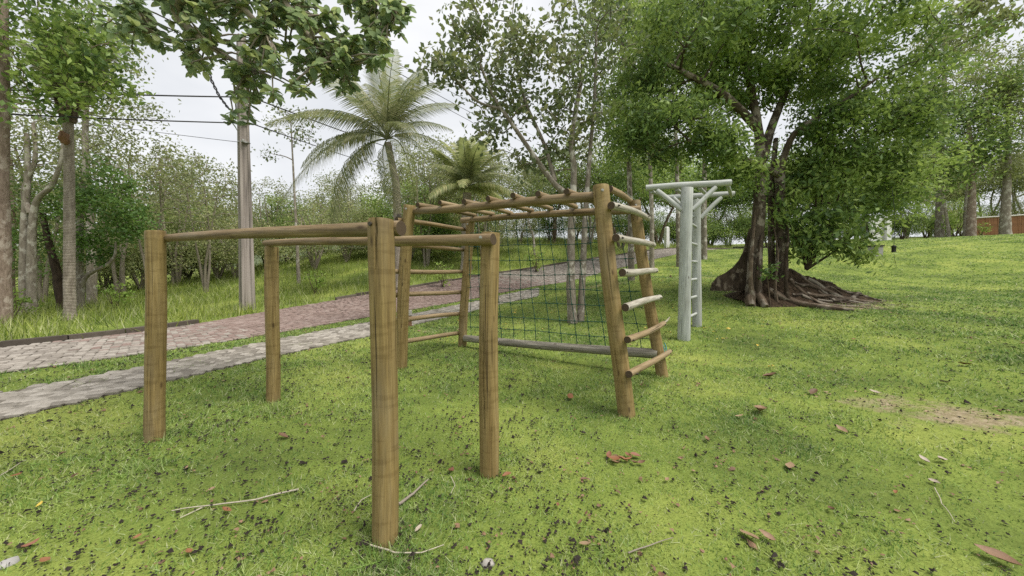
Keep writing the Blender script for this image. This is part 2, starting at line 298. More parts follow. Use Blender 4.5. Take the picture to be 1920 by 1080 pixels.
# ------------------------------------------------------------------ mesh helpers
class MB:
    def __init__(s): s.v = []; s.f = []; s.gc = []; s.mi = []; s.r = []
    def add(s, vs, fs, gcs=None, mi=0, r=0.0):
        b = len(s.v); s.v += [tuple(q) for q in vs]; s.gc += [tuple(q) for q in (gcs or vs)]; s.r += [r] * len(vs)
        for k, f in enumerate(fs): s.f.append(tuple(i + b for i in f)); s.mi.append(mi if not isinstance(mi, list) else mi[k])
    def tube(s, pts, rad, n=10, cap=0, wob=0.0, seed=0.0, checks=(), ridge=0, ridge_a=0):
        pts = [Vector(p) for p in pts]
        if not isinstance(rad, (list, tuple)): rad = [rad] * len(pts)
        vs, gcs, fs, mi = [], [], [], []
        t0 = (pts[1] - pts[0]).normalized(); up = Vector((0, 0, 1)) if abs(t0.z) < .9 else Vector((0, 1, 0))
        u = t0.cross(up).normalized(); ln = 0
        for i, p in enumerate(pts):
            t = (pts[min(i + 1, len(pts) - 1)] - pts[max(i - 1, 0)]).normalized()
            u = (u - t * u.dot(t)).normalized(); w_ = t.cross(u)
            if i: ln += (p - pts[i - 1]).length
            for k in range(n):
                a = 2 * math.pi * k / n; r = rad[i]
                if ridge: r *= 1 + ridge_a * math.cos(ridge * a + ln * .7)
                if wob: r *= 1 + wob * mnoise.noise(Vector((math.cos(a) * 1.3 + seed, math.sin(a) * 1.3, ln * 3 + seed * 2)))
                for ca, l0, l1, dp in checks:
                    if k == int(ca / (2 * math.pi) * n + .5 * mnoise.noise(Vector((ln * 6, ca, 1))) + .5) % n and l0 <= ln <= l1: r -= dp * min(1, 6 * min(ln - l0 + .02, l1 - ln + .02) / max(l1 - l0, .05))
                vs.append(p + (u * math.cos(a) + w_ * math.sin(a)) * r)
                gcs.append((rad[i] * math.cos(a), rad[i] * math.sin(a), ln))
        for i in range(len(pts) - 1):
            for k in range(n):
                k2 = (k + 1) % n; fs.append((i * n + k, i * n + k2, (i + 1) * n + k2, (i + 1) * n + k)); mi.append(0)
        s.add(vs, fs, gcs, mi)
        for end in (0, len(pts) - 1):           # caps with their own vertices (crisp edge)
            ring = vs[end * n:(end + 1) * n]; g = [(q[0], q[1], 0) for q in gcs[end * n:(end + 1) * n]]
            s.add(ring, [tuple(range(n)) if end else tuple(reversed(range(n)))], g, cap)
    def box(s, c, sx, sy, sz, rot=0, mi=0, taper=1.0, r=0.0):
        c = Vector(c); ca, sa = math.cos(rot), math.sin(rot); vs = []
        for z, k in ((-.5, 1), (.5, taper)):
            for x, y in ((-.5, -.5), (.5, -.5), (.5, .5), (-.5, .5)):
                X, Y = x * sx * k, y * sy * k; vs.append(c + Vector((X * ca - Y * sa, X * sa + Y * ca, z * sz)))
        s.add(vs, [(0, 3, 2, 1), (4, 5, 6, 7), (0, 1, 5, 4), (1, 2, 6, 5), (2, 3, 7, 6), (3, 0, 4, 7)], None, mi, r)
    def blob(s, c, rx, ry, rz, n=8, m=6, wob=.15, seed=0.):
        c = Vector(c); vs = [c + Vector((0, 0, -rz))]
        for j in range(1, m):
            th = -math.pi / 2 + math.pi * j / m
            for k in range(n):
                a = 2 * math.pi * k / n; d = Vector((math.cos(th) * math.cos(a), math.cos(th) * math.sin(a), math.sin(th)))
                q = 1 + wob * mnoise.noise(d * 1.7 + Vector((seed, seed, seed))); vs.append(c + Vector((d.x * rx, d.y * ry, d.z * rz)) * q)
        vs.append(c + Vector((0, 0, rz))); T = len(vs) - 1; fs = []
        for k in range(n):
            k2 = (k + 1) % n; fs.append((0, 1 + k2, 1 + k)); fs.append((T, T - n + k, T - n + k2))
            for j in range(m - 2): fs.append((1 + j * n + k, 1 + j * n + k2, 1 + (j + 1) * n + k2, 1 + (j + 1) * n + k))
        s.add(vs, fs)
    def mesh(s, name, mats, smooth=True, origin=(0, 0, 0)):
        me = bpy.data.meshes.new(name); o = Vector(origin)
        me.from_pydata([tuple(Vector(q) - o) for q in s.v], [], s.f)
        a = me.attributes.new('gc', 'FLOAT_VECTOR', 'POINT'); a.data.foreach_set('vector', np.array(s.gc, np.float32).ravel())
        a = me.attributes.new('rnd', 'FLOAT', 'POINT'); a.data.foreach_set('value', np.array(s.r, np.float32))
        for m in (mats if isinstance(mats, (list, tuple)) else [mats]): me.materials.append(m)
        me.polygons.foreach_set('material_index', s.mi)
        me.polygons.foreach_set('use_smooth', [smooth] * len(s.f)); me.update(); return me
def link(name, me, parent=None, loc=(0, 0, 0)):
    o = bpy.data.objects.new(name, me); COL.objects.link(o); o.location = loc
    if parent: o.parent = parent
    return o
def tag(o, label=None, cat=None, group=None, kind=None):
    for k, v in (('label', label), ('category', cat), ('group', group), ('kind', kind)):
        if v: o[k] = v
    return o
def empty(name, loc, label, cat, group=None):
    o = bpy.data.objects.new(name, None); COL.objects.link(o); o.location = loc; o.empty_display_size = .2
    return tag(o, label, cat, group)
def part(name, mb, mats, root, smooth=True):
    return link(name, mb.mesh(name, mats, smooth, root.location if root else (0, 0, 0)), root)
def sub(name, mb, mats, par, root, smooth=True):
    return link(name, mb.mesh(name, mats, smooth, root.location), par)
def npmesh(name, V, F, mats, rnd=None, smooth=False):
    """V (n,3), F (m,k) arrays -> mesh, quick"""
    me = bpy.data.meshes.new(name); k = F.shape[1]; m = len(F)
    me.vertices.add(len(V)); me.vertices.foreach_set('co', V.astype(np.float32).ravel())
    me.loops.add(m * k); me.loops.foreach_set('vertex_index', F.astype(np.int32).ravel())
    me.polygons.add(m); me.polygons.foreach_set('loop_start', np.arange(0, m * k, k, dtype=np.int32))
    me.update(calc_edges=True)
    me.polygons.foreach_set('use_smooth', np.full(m, smooth))
    if rnd is not None:
        a = me.attributes.new('rnd', 'FLOAT', 'POINT'); a.data.foreach_set('value', rnd.astype(np.float32))
    for q in (mats if isinstance(mats, (list, tuple)) else [mats]): me.materials.append(q)
    me.validate(); return me
def copy_tree(o, parent=None):
    c = o.copy(); COL.objects.link(c); c.parent = parent
    for ch in o.children: copy_tree(ch, c)
    return c
def unit(a): return a / np.maximum(np.linalg.norm(a, axis=-1, keepdims=True), 1e-9)

def leaf_mesh(name, C, size, m, aspect=.5, up=.6, droop=.25, rng=RNG, fold=.18, D=None, cr=None):
    """diamond leaves folded on the midrib: 4 vertices, two triangles each"""
    n = len(C); d = rng.normal(size=(n, 3)) if D is None else D + rng.normal(size=(n, 3)) * .45
    d[:, 2] -= droop * 1.0; d = unit(d)
    nn = rng.normal(size=(n, 3)) * .7; nn[:, 2] += up; nn = unit(nn - d * (nn * d).sum(1, keepdims=True)); s = np.cross(d, nn)
    L_ = size * rng.uniform(.65, 1.25, (n, 1)); W = L_ * aspect * .5
    base = C - d * L_ * .5; tip = C + d * L_ * .5; mid = C + d * L_ * .06
    V = np.stack([base, mid + s * W + nn * fold * W, tip, mid - s * W + nn * fold * W], 1).reshape(-1, 3)
    i = np.arange(n)[:, None] * 4
    F = np.concatenate([i + np.array([[0, 1, 2]]), i + np.array([[0, 2, 3]])], 0)
    v = rng.random(n); v = v if cr is None else .32 * v + .68 * cr
    return npmesh(name, V, F, m, np.repeat(v, 4))

def curve(a, b, sag=0.0, n=5, wob=0.0, rng=random):
    a, b = Vector(a), Vector(b); l = (b - a).length; out = []
    j = Vector((rng.uniform(-1, 1), rng.uniform(-1, 1), rng.uniform(-.5, .5))) * wob * l
    j2 = Vector((rng.uniform(-1, 1), rng.uniform(-1, 1), rng.uniform(-.5, .5))) * wob * l * .5
    for i in range(n + 1):
        t = i / n; out.append(a.lerp(b, t) + Vector((0, 0, 1)) * (sag * l * 4 * t * (1 - t)) + j * math.sin(math.pi * t) + j2 * math.sin(2 * math.pi * t))
    return out

def make_tree(name, label, base, stems, blobs, leaf, leafm, barkm, cat='tree', group=None, seed=1, per=60, crad=.45, aspect=.5,
              twig=.012, reach=1.0, side=8, minr=.008, extra=None, droop=.25, shell=.45, up=.6):
    """stems: [(points, r0, r1)]; blobs: [(centre, (rx,ry,rz), clumps)]. Limbs grow from the stems to every clump of leaves."""
    rng = np.random.default_rng(seed); rr = random.Random(seed)
    root = empty(name, base, label, cat, group); tr = MB(); nodes = []
    for pts, r0, r1 in stems:
        pts = [Vector(p) for p in pts]; fine = []
        for i in range(len(pts) - 1):
            p0 = pts[max(i - 1, 0)]; p1, p2 = pts[i], pts[i + 1]; p3 = pts[min(i + 2, len(pts) - 1)]
            for k in range(5):
                t = k / 5; fine.append(.5 * ((2 * p1) + (-p0 + p2) * t + (2 * p0 - 5 * p1 + 4 * p2 - p3) * t * t + (-p0 + 3 * p1 - 3 * p2 + p3) * t ** 3))
        fine.append(pts[-1]); n = len(fine); rad = [r0 + (r1 - r0) * (i / (n - 1)) ** .8 for i in range(n)]
        tr.tube(fine, rad, side, wob=.16, seed=rr.random() * 9)
        for i in range(int(n * .35), n): nodes.append((fine[i], rad[i]))
    cl = []
    for c, rad, k in blobs:
        for _ in range(k):
            d = unit(rng.normal(size=3)); q = d * (shell + (1 - shell) * rng.random()) if rng.random() < .75 else d * rng.random() ** .5
            cl.append(Vector(c) + Vector((q[0] * rad[0], q[1] * rad[1], q[2] * rad[2])))
    sp = [n[0] for n in nodes]
    cl.sort(key=lambda c: min((c - p).length for p in sp)) if len(cl) < 400 else None
    C = []; CR = []; NA = np.array([tuple(p) for p, _ in nodes]); NR = [r for _, r in nodes]
    for c in cl:
        cc = np.array(tuple(c)); dv = NA - cc; dist = np.linalg.norm(dv, axis=1) + np.maximum(0, NA[:, 2] - c.z) * 1.5
        j = int(dist.argmin()); a = Vector(NA[j]); l = (c - a).length
        r0 = max(min(NR[j] * .72, .012 + l * .022), minr); pts = curve(a, c, .06, 5, .09, rr)
        rads = [max(r0 + (twig - r0) * (k / 5), minr * .7) for k in range(6)]
        tr.tube(pts, rads, 5)
        NA = np.vstack([NA, [tuple(p) for p in pts[2:]]]); NR += rads[2:]
        n = max(4, int(per * rng.uniform(.5, 1.4))); o = rng.normal(size=(n, 3)) * np.array([1, 1, .62]) * crad * rng.uniform(.7, 1.25)
        C.append(cc + o); k = max(2, n // 6); tt = rng.uniform(.55, 1, k)
        C.append(np.array([tuple(pts[int(q * 5)]) for q in tt]) + rng.normal(size=(k, 3)) * crad * .4); CR.append(np.full(n + k, rng.random()))
    part('trunk', tr, barkm, root)
    if C:
        C = np.concatenate(C) - np.array(tuple(base)); me = leaf_mesh('crown', C, leaf, leafm, aspect, up=up, droop=droop, rng=rng, cr=np.concatenate(CR)); link('crown', me, root)
    return root

def pxblob(px, py, Y, rx, ry, ry_depth, k):
    return (P(px, py, Y), (rx * Y / FPX, ry_depth, ry * Y / FPX), k)

# ------------------------------------------------------------------ the setting: ground, lane, footpath, verge
def edge(pts): return [ground(x, y) for x, y in pts]
road_far = edge([(0, 655), (160, 638), (320, 620), (480, 586), (600, 568), (689, 554), (800, 535), (930, 514), (1020, 501), (1100, 488), (1180, 477), (1240, 468)])
road_near = edge([(0, 702), (160, 682), (312, 661), (400, 646), (500, 629), (600, 611), (689, 596), (780, 580), (860, 565), (944, 549), (1060, 529), (1150, 506), (1221, 488)])
path_up = edge([(0, 739), (140, 716), (270, 691), (400, 664), (500, 643), (600, 623), (689, 607), (780, 589), (860, 572), (944, 554), (1010, 541)])
path_lo = edge([(0, 793), (140, 758), (270, 727), (400, 696), (500, 673), (600, 651), (689, 632), (780, 609), (860, 590), (944, 569), (1010, 556)])
def extend(ps, back, fwd=None):
    d = (ps[0] - ps[2]); d.z = 0; d.normalize(); q = ps[0] + d * back; q.z = g1(q.x, q.y); r = [q] + ps
    for f in (fwd or []): r.append(Vector((f[0], f[1], g1(*f))))
    return r
road_far = extend(road_far, 9, [(18.5, 34.5), (27, 38), (40, 41)])
road_near = extend(road_near, 9, [(14.5, 28.5), (21, 32.5), (28, 35), (40, 37.6)])
path_up = extend(path_up, 7); path_lo = extend(path_lo, 7)
def resample(ps, n):
    ps = [Vector((p.x, p.y, 0)) for p in ps]; s = [0]
    for a, b in zip(ps, ps[1:]): s.append(s[-1] + (b - a).length)
    out = []
    for k in range(n):
        t = s[-1] * k / (n - 1); i = max(j for j in range(len(s)) if s[j] <= t + 1e-9); i = min(i, len(ps) - 2)
        out.append(ps[i].lerp(ps[i + 1], (t - s[i]) / max(s[i + 1] - s[i], 1e-6)))
    return out, s[-1]
def smoothed(ps, it=3):
    for _ in range(it): ps = [ps[0]] + [(ps[i - 1] + ps[i] * 2 + ps[i + 1]) / 4 for i in range(1, len(ps) - 1)] + [ps[-1]]
    return ps
NS = 160
RF, rlen = resample(road_far, NS); RN, _ = resample(road_near, NS); RF = smoothed(RF, 12); RN = smoothed(RN, 12)
PU, plen = resample(path_up, NS); PL, _ = resample(path_lo, NS); PU = smoothed(PU, 8); PL = smoothed(PL, 8)
def strip(name, A, B, m, dz, nx=10):
    V, F = [], []; n = len(A)
    for i in range(n):
        for k in range(nx + 1):
            p = A[i].lerp(B[i], k / nx); V.append((p.x, p.y))
    V = np.array(V); V = np.c_[V, gz(V[:, 0], V[:, 1]) + dz]
    for i in range(n - 1):
        for k in range(nx): a = i * (nx + 1) + k; F.append((a, a + 1, a + nx + 2, a + nx + 1))
    o = link(name, npmesh(name, V, np.array(F), m, np.zeros(len(V)), True)); return tag(o, kind='structure')
road = strip('road', RN, RF, M_BED, .010); path = strip('footpath', PL, PU, M_BED, .008, 6)
tag(road, 'narrow lane of grey setts with a red paved stretch, climbing to the right'); tag(path, 'footpath of grey cobbles with grass in the joints beside the lane')
road_poly = [(p.x, p.y) for p in RN] + [(p.x, p.y) for p in reversed(RF)]
path_poly = [(p.x, p.y) for p in PL] + [(p.x, p.y) for p in reversed(PU)]
beyond_poly = [(p.x, p.y) for p in RF] + [(120, 60), (120, 200), (-160, 200), (-160, -20)]

# worn earth / litter mask
patch_c = [(ground(1815, 785), .95, .32, .8), (ground(1650, 755), .7, .36, .68), (ground(1720, 775), .6, .25, .66), (ground(1900, 800), .7, .3, .66), (ground(300, 850), .35, .18, .55), (ground(723, 1030), .2, .12, .6), (ground(590, 660), 1, .3, .3), (ground(1480, 560), 1.6, .75, .95), (ground(1600, 575), 1.2, .6, .8),
           (ground(1390, 545), 1.1, .5, .7), (ground(1300, 520), 2.2, .9, .62), (ground(1130, 535), 2.4, .8, .58), (ground(810, 622), 1.2, .4, .6), (ground(1230, 470), 4, 1.2, .7), (ground(1330, 463), 9, 1.6, .9)]
def earth(x, y):
    e = np.zeros(len(x))
    for c, rx, ry, s in patch_c: e = np.maximum(e, s * np.exp(-(((x - c.x) / rx) ** 2 + ((y - c.y) / ry) ** 2) * .9))
    return e
gx = np.r_[-260, -180, -120, -80, -55, -40, -30, -24, np.arange(-20, 24, .4), np.arange(24, 60, 1.5), 65, 80, 110, 160, 260]
gy = np.r_[-60, -30, -15, -8, -4, np.arange(-2, 14, .3), np.arange(14, 44, .8), 46, 50, 56, 64, 76, 95, 130, 200, 320]
GX, GY = np.meshgrid(gx, gy); V = np.c_[GX.ravel(), GY.ravel(), gz(GX, GY).ravel()]
nx, ny = len(gx), len(gy); i = (np.arange(ny - 1)[:, None] * nx + np.arange(nx - 1)[None]).ravel()
gme = npmesh('ground', V, np.c_[i, i + 1, i + nx + 1, i + nx], M_LAWN, None, True)
a = gme.attributes.new('earth', 'FLOAT', 'POINT'); a.data.foreach_set('value', earth(V[:, 0], V[:, 1]).astype(np.float32))
tag(link('ground', gme), 'short green lawn rising gently to the right', kind='structure')

# paving pieces: the nearest 300 of each sheet one by one, the rest joined
def paver_proto(name, sx, sy, h, m, var):
    rr = random.Random(var); mb = MB(); n = []
    for x, y in ((-.5, -.5), (.5, -.5), (.5, .5), (-.5, .5)): n.append((x * sx * rr.uniform(.76, 1.02), y * sy * rr.uniform(.76, 1.02)))
    k = .70; vs = [(x, y, -.02) for x, y in n] + [(x, y, h * .55) for x, y in n] + [(x * k, y * k, h + rr.uniform(-.002, .002)) for x, y in n]
    fs = [(8, 9, 10, 11)] + [(a, (a + 1) % 4, 4 + (a + 1) % 4, 4 + a) for a in range(4)] + [(4 + a, 4 + (a + 1) % 4, 8 + (a + 1) % 4, 8 + a) for a in range(4)]
    mb.add(vs, fs); return mb.mesh(name, m, False), np.array(vs), fs
def pave(sheet, A, B, length, sx, sy, h, pick, single_name, rest_name, dz, maxlen=60, jitter=.1):
    """rows across the sheet from edge A to edge B"""
    kinds = pick(None); protos = {k: [paver_proto(single_name, sx, sy, h, mm, v) for v in range(5)] for k, mm in kinds.items()}
    rows = int(min(length, maxlen) / sx); items = []; rr = random.Random(5)
    for r_ in range(rows):
        t = (r_ + .5) * sx / length * (NS - 1); i = int(t); f = t - i
        if i >= NS - 1: break
        a = A[i].lerp(A[i + 1], f); b = B[i].lerp(B[i + 1], f); w_ = (b - a).length; n = int(w_ / sy); d = (b - a).normalized(); off = rr.random()
        for k in range(n):
            if rr.random() < .012: continue
            q = a + d * ((k + .5 + (off - .5) * .6) * w_ / n); q += Vector((rr.uniform(-1, 1) * sx, rr.uniform(-1, 1) * sy, 0)) * jitter
            items.append((q.x, q.y, math.atan2(d.y, d.x) - math.pi / 2 + rr.uniform(-.08, .08), pick((q.x, q.y), rr), rr.randrange(5), w_ / n / sy))
    XY = np.array([(q[0], q[1]) for q in items]); Z = gz(XY[:, 0], XY[:, 1]) + dz
    px = 960 + FPX * XY[:, 0] / np.maximum(XY[:, 1], .1); vis = (XY[:, 1] > 1) & (px > -10) & (px < 1930)
    dist = np.where(vis, np.hypot(XY[:, 0], XY[:, 1]), 1e6); near = set(np.argsort(dist)[:300].tolist())
    rest = {k: MB() for k in kinds}
    for i, (x, y, rot, kind, v, ws) in enumerate(items):
        me, vs, fs = protos[kind][v]; z = Z[i] + rr.uniform(-.007, .007)
        if i in near:
            o = link(single_name, me, sheet, (x, y, z)); o.rotation_euler = (rr.uniform(-.03, .03), rr.uniform(-.03, .03), rot)
        elif vis[i] or True:
            c, s_ = math.cos(rot), math.sin(rot)
            rest[kind].add([(x + vx * c - vy * s_, y + vx * s_ + vy * c, z + vz) for vx, vy, vz in vs], fs, None, 0, rr.random())
    for k, mb in rest.items():
        if mb.v:
            o = link(rest_name[k], mb.mesh(rest_name[k], kinds[k], False), sheet); o['kind'] = 'stuff'
red_a, red_b = ground(390, 635), ground(985, 530)
def road_pick(p, rr=None):
    if p is None: return {'sett': M_SETT, 'red': M_RED}
    x, y = p; t = y + .35 * x
    n = mnoise.noise(Vector((x * .9, y * .9, 3))) * 1.2 + rr.uniform(-1.6, 1.6)
    return 'red' if (red_a.y + .35 * red_a.x) + n < t < (red_b.y + .35 * red_b.x) + n else 'sett'
def path_pick(p, rr=None): return {'cob': M_COB} if p is None else 'cob'
pave(road, RN, RF, rlen, .135, .105, .024, road_pick, 'sett', {'sett': 'far_sett_paving', 'red': 'red_brick_paving'}, .010, 48)
pave(path, PL, PU, plen, .15, .115, .028, path_pick, 'cobble', {'cob': 'far_cobble_paving'}, .008, 40, .16)

# kerb on the far side of the lane, stone by stone
kerb = empty('kerb', (RF[0].x, RF[0].y, g1(RF[0].x, RF[0].y)), 'low dark concrete kerb along the far side of the lane', 'kerb'); kp, kl = resample(RF, 90); rk = random.Random(3)
for i in range(89):
    a, b = kp[i], kp[i + 1]; m_ = (a + b) / 2; px = 960 + 660 * m_.x / max(m_.y, .1)
    if m_.y < 1 or (372 < px < 640) or m_.x > 30: continue
    d = (b - a); nrm = Vector((-d.y, d.x, 0)).normalized(); c = m_ + nrm * .08; mb = MB(); h = .12
    for s_ in (0,):
        za, zb = g1(a.x, a.y), g1(b.x, b.y); w_ = .085; e = d.normalized() * .012; j = rk.uniform(-.025, .02); vs = []
        for p, z in ((a + e, za), (b - e, zb)):
            q = p + nrm * (.09 + j); vs += [(q.x - nrm.x * w_, q.y - nrm.y * w_, z - .05), (q.x - nrm.x * w_ * .8, q.y - nrm.y * w_ * .8, z + h + j), (q.x + nrm.x * w_, q.y + nrm.y * w_, z + h + j), (q.x + nrm.x * w_, q.y + nrm.y * w_, z - .05)]
        mb.add(vs, [(0, 1, 2, 3), (7, 6, 5, 4), (0, 4, 5, 1), (1, 5, 6, 2), (2, 6, 7, 3)], None, 0, rk.random())
    part('kerb_stone', mb, M_KERB, kerb, False)

# ------------------------------------------------------------------ grass blades
FEET = [tuple(ground(*q))[:2] for q in ((292, 826), (510, 753), (723, 1021), (914, 889), (750, 691), (1172, 781), (868, 649), (1240, 706), (1281, 638), (1307, 612), (300, 880), (250, 890), (520, 770), (500, 775), (700, 1050), (1430, 800))]
def blades(n, rmin, rmax, amin, amax, power, keep, h, wd, grow, seed, lean=.9):
    rng = np.random.default_rng(seed); u = rng.random(n)
    p = 2 - power; r = (rmin ** p + u * (rmax ** p - rmin ** p)) ** (1 / p); a = rng.uniform(amin, amax, n)
    x = r * np.sin(a); y = r * np.cos(a) ; k = keep(x, y, rng); x, y, r = x[k], y[k], r[k]; n = len(x)
    z = gz(x, y); s = (1 + np.maximum(r - 3, 0) * grow)
    H = h * rng.uniform(.4, 1.5, n) * (.55 + .9 * vnoise(x, y, 2.3, 5)) * np.minimum(s, 3.2) ** .6
    for q in FEET: H *= 1 + .9 * np.exp(-((x - q[0]) ** 2 + (y - q[1]) ** 2) / .02)
    W = wd * rng.uniform(.6, 1.4, n) * s
    th = rng.uniform(0, 2 * np.pi, n); ln = np.abs(rng.normal(0, 1, n)) * lean * H; ph = rng.uniform(0, 2 * np.pi, n)
    b = np.stack([x, y, z - .003], 1); sd_ = np.stack([np.cos(th) * W / 2, np.sin(th) * W / 2, 0 * th], 1)
    tip = b + np.stack([np.cos(ph) * ln, np.sin(ph) * ln, H], 1)
    V = np.stack([b - sd_, b + sd_, tip], 1).reshape(-1, 3); F = np.arange(3 * n).reshape(-1, 3)
    return V, F, np.repeat(rng.random(n), 3)
def vnoise(x, y, f, seed):            # smooth value noise 0..1
    g = np.random.default_rng(seed).random((64, 64)); u_, v_ = x * f, y * f; i, j = np.floor(u_).astype(int), np.floor(v_).astype(int); a, b = u_ - i, v_ - j
    a, b = a * a * (3 - 2 * a), b * b * (3 - 2 * b); G = lambda p, q: g[p % 64, q % 64]
    return (G(i, j) * (1 - a) + G(i + 1, j) * a) * (1 - b) + (G(i, j + 1) * (1 - a) + G(i + 1, j + 1) * a) * b
def on_lawn(x, y, rng):
    jx, jy = x + rng.normal(0, .035, len(x)), y + rng.normal(0, .035, len(x)); k = ~inpoly(jx, jy, road_poly) & ~inpoly(jx, jy, path_poly) & ~inpoly(x, y, beyond_poly)
    th = vnoise(x, y, 1.1, 1) * .6 + vnoise(x, y, 4.5, 2) * .4; k &= rng.random(len(x)) < np.clip(.62 + (th - .5) * 2.2, .3, 1)
    return k & (rng.random(len(x)) > earth(x, y) * .95)
V, F, rv = blades(1150000, .9, 80, R(-68), R(66), 1.75, on_lawn, .020, .0056, .34, 21, 1.25)
tag(link('lawn_grass', npmesh('lawn_grass', V, F, M_GRASS, rv)), 'short bright green lawn grass', 'grass', kind='stuff')
def on_joint(x, y, rng):
    nn = np.array([mnoise.noise(Vector((a * 1.3, b * 1.3, 0))) for a, b in zip(x, y)])
    return inpoly(x, y, path_poly) & (nn > .12)
V, F, rv = blades(90000, 3, 16, R(-68), R(10), 1.6, on_joint, .03, .006, .1, 22)
tag(link('joint_grass', npmesh('joint_grass', V, F, M_GRASS, rv)), 'sparse grass growing in the footpath joints', 'grass', kind='stuff')
def on_beyond(x, y, rng):
    nn = np.array([mnoise.noise(Vector((a * .5, b * .5, 7))) for a, b in zip(x, y)])
    return inpoly(x, y, beyond_poly) & (rng.random(len(x)) < .55 + nn)
V, F, rv = blades(240000, 6.5, 60, R(-66), R(32), 1.45, on_beyond, .20, .013, .05, 23, .6)
tag(link('tall_grass', npmesh('tall_grass', V, F, M_TALL, rv)), 'tall rough grass on the bank beyond the lane', 'grass', kind='stuff')

# distant wooded hills
def hills():
    xs = np.linspace(-420, 420, 240); V, F = [], []
    for j in range(9):
        t = j / 8
        for x in xs:
            h = 16 + 13 * math.exp(-((x + 75) / 70) ** 2) + 9 * math.exp(-((x + 230) / 90) ** 2) + 6 * mnoise.noise(Vector((x * .013, 0, 1)))
            V.append((x, 210 + t * 60, -4 + h * math.sin(t * math.pi / 2) + t * (1.6 * mnoise.noise(Vector((x * .16, t * 9, 2))) + 1.2 * mnoise.noise(Vector((x * .5, t * 20, 2))))))
    n = len(xs)
    for j in range(8):
        for i in range(n - 1): F.append((j * n + i, j * n + i + 1, (j + 1) * n + i + 1, (j + 1) * n + i))
    m, t = mat('far_wood'); N = NT(t); f = N.noise(coords(N), .5, 6, .7)
    N.out(N.ramp(f, [(.3, (.075, .10, .06)), (.6, (.15, .18, .10))]), .95, f, 1, 2.0, .1)
    tag(link('hills', npmesh('hills', np.array(V), np.array(F), m, None, True)), 'low wooded hills on the horizon', kind='structure')
hills()

# ------------------------------------------------------------------ logs and the play structures
def logmb(a, b, r0, r1=None, seed=0., n=18, bend=.006, seg=9, cap=1, checks=None):
    a, b = Vector(a), Vector(b); r1 = r1 or r0; mb = MB(); l = (b - a).length; rr = random.Random(seed * 131 + 3); pts, rad = [], []
    t = (b - a).normalized(); s = t.orthogonal().normalized(); q = t.cross(s); p1, p2 = rr.random() * 6, rr.random() * 6
    ts = [0, .012 / max(l, .1)] + [i / seg for i in range(1, seg)] + [1 - .012 / max(l, .1), 1]
    for k, f in enumerate(ts):
        pts.append(a.lerp(b, f) + (s * math.sin(f * 5 + p1) + q * math.sin(f * 4 + p2)) * bend * l * (1 if 0 < f < 1 else .9))
        rad.append((r0 + (r1 - r0) * f) * (.95 if k in (0, len(ts) - 1) else 1))
    if checks == 'auto': checks = [(math.pi / 2 + rr.uniform(-1.2, 1.2), c0, c0 + rr.uniform(.25, .9) * min(l, 1.6) * .7, rr.uniform(.006, .014)) for c0 in [rr.uniform(0, l * .7) for _ in range(4)]]
    mb.tube(pts, rad, n, cap=cap, wob=.05, seed=seed, checks=checks or ()); return mb
def boltmb(p, d, r=.012):
    mb = MB(); d = Vector(d).normalized(); p = Vector(p); mb.tube([p, p + d * .006], r * 1.5, 10); mb.tube([p + d * .005, p + d * .018], r, 6); return mb
PM = [M_POST, M_END]; BM = [M_BAR, M_END]; RM = [M_RUNG, M_END]; GM = [M_GREY, M_END]; LM = [M_LOG, M_END]; WM = [M_PALE, M_PALE]

# parallel bars
b1, b2, b3, b4 = ground(292, 826), ground(510, 753), ground(723, 1021), ground(914, 889)
pb = empty('parallel_bars', b3, 'honey brown log parallel bars on four posts, nearest on the lawn', 'parallel bars')
tops = []
for i, (b, (tx, ty)) in enumerate(((b1, (290, 433)), (b2, (511, 462)), (b3, (716, 413)), (b4, (921, 436)))):
    t = P(tx, ty, b.y); tops.append(t); o = part('post', logmb(b - Vector((0, 0, .25)), t, .067, .064, i + 1.3, 72, .004, 30, 1, 'auto' if i != 2 else [(1.52, (t - b).length + .03, (t - b).length + .25, .022), (.95, .6, 1.1, .008), (2.3, .9, 1.5, .008)]), PM, pb)
    if i == 2: post3 = o
W1 = (b2 - b1); W1.z = 0; W1.normalize(); W3 = (b4 - b3); W3.z = 0; W3.normalize()
o1 = W1 * .098; o3 = W3 * .100
q3 = P(720, 428, b3.y + o3.y); q1 = P(300, 447, b1.y + o1.y)
barA0 = q1 - (q3 - q1).normalized() * .05; barA1 = q3 + (q3 - q1).normalized() * .125
part('bar', logmb(barA0, barA1, .031, .041, 7.1, 18, .0025), BM, pb)
q4 = P(918, 446.5, b4.y - .094); q2 = P(511, 456.5, b2.y - .085); dB = (q4 - q2).normalized()
part('bar', logmb(q2 - dB * .14, q4 + dB * .03, .034, .040, 8.2, 18, .0025), BM, pb)
part('bolt', boltmb(P(697, 420, b3.y - .062), (-.3, -1, 0), .010), M_RUST, pb)
part('bolt', boltmb(P(901, 445, b4.y - .135), (0, -1, 0), .007), M_STEEL, pb)
part('bolt', boltmb(P(748, 412, b3.y + .1) + Vector((0, 0, .012)), (0, 0, 1), .010), M_RUST, pb)

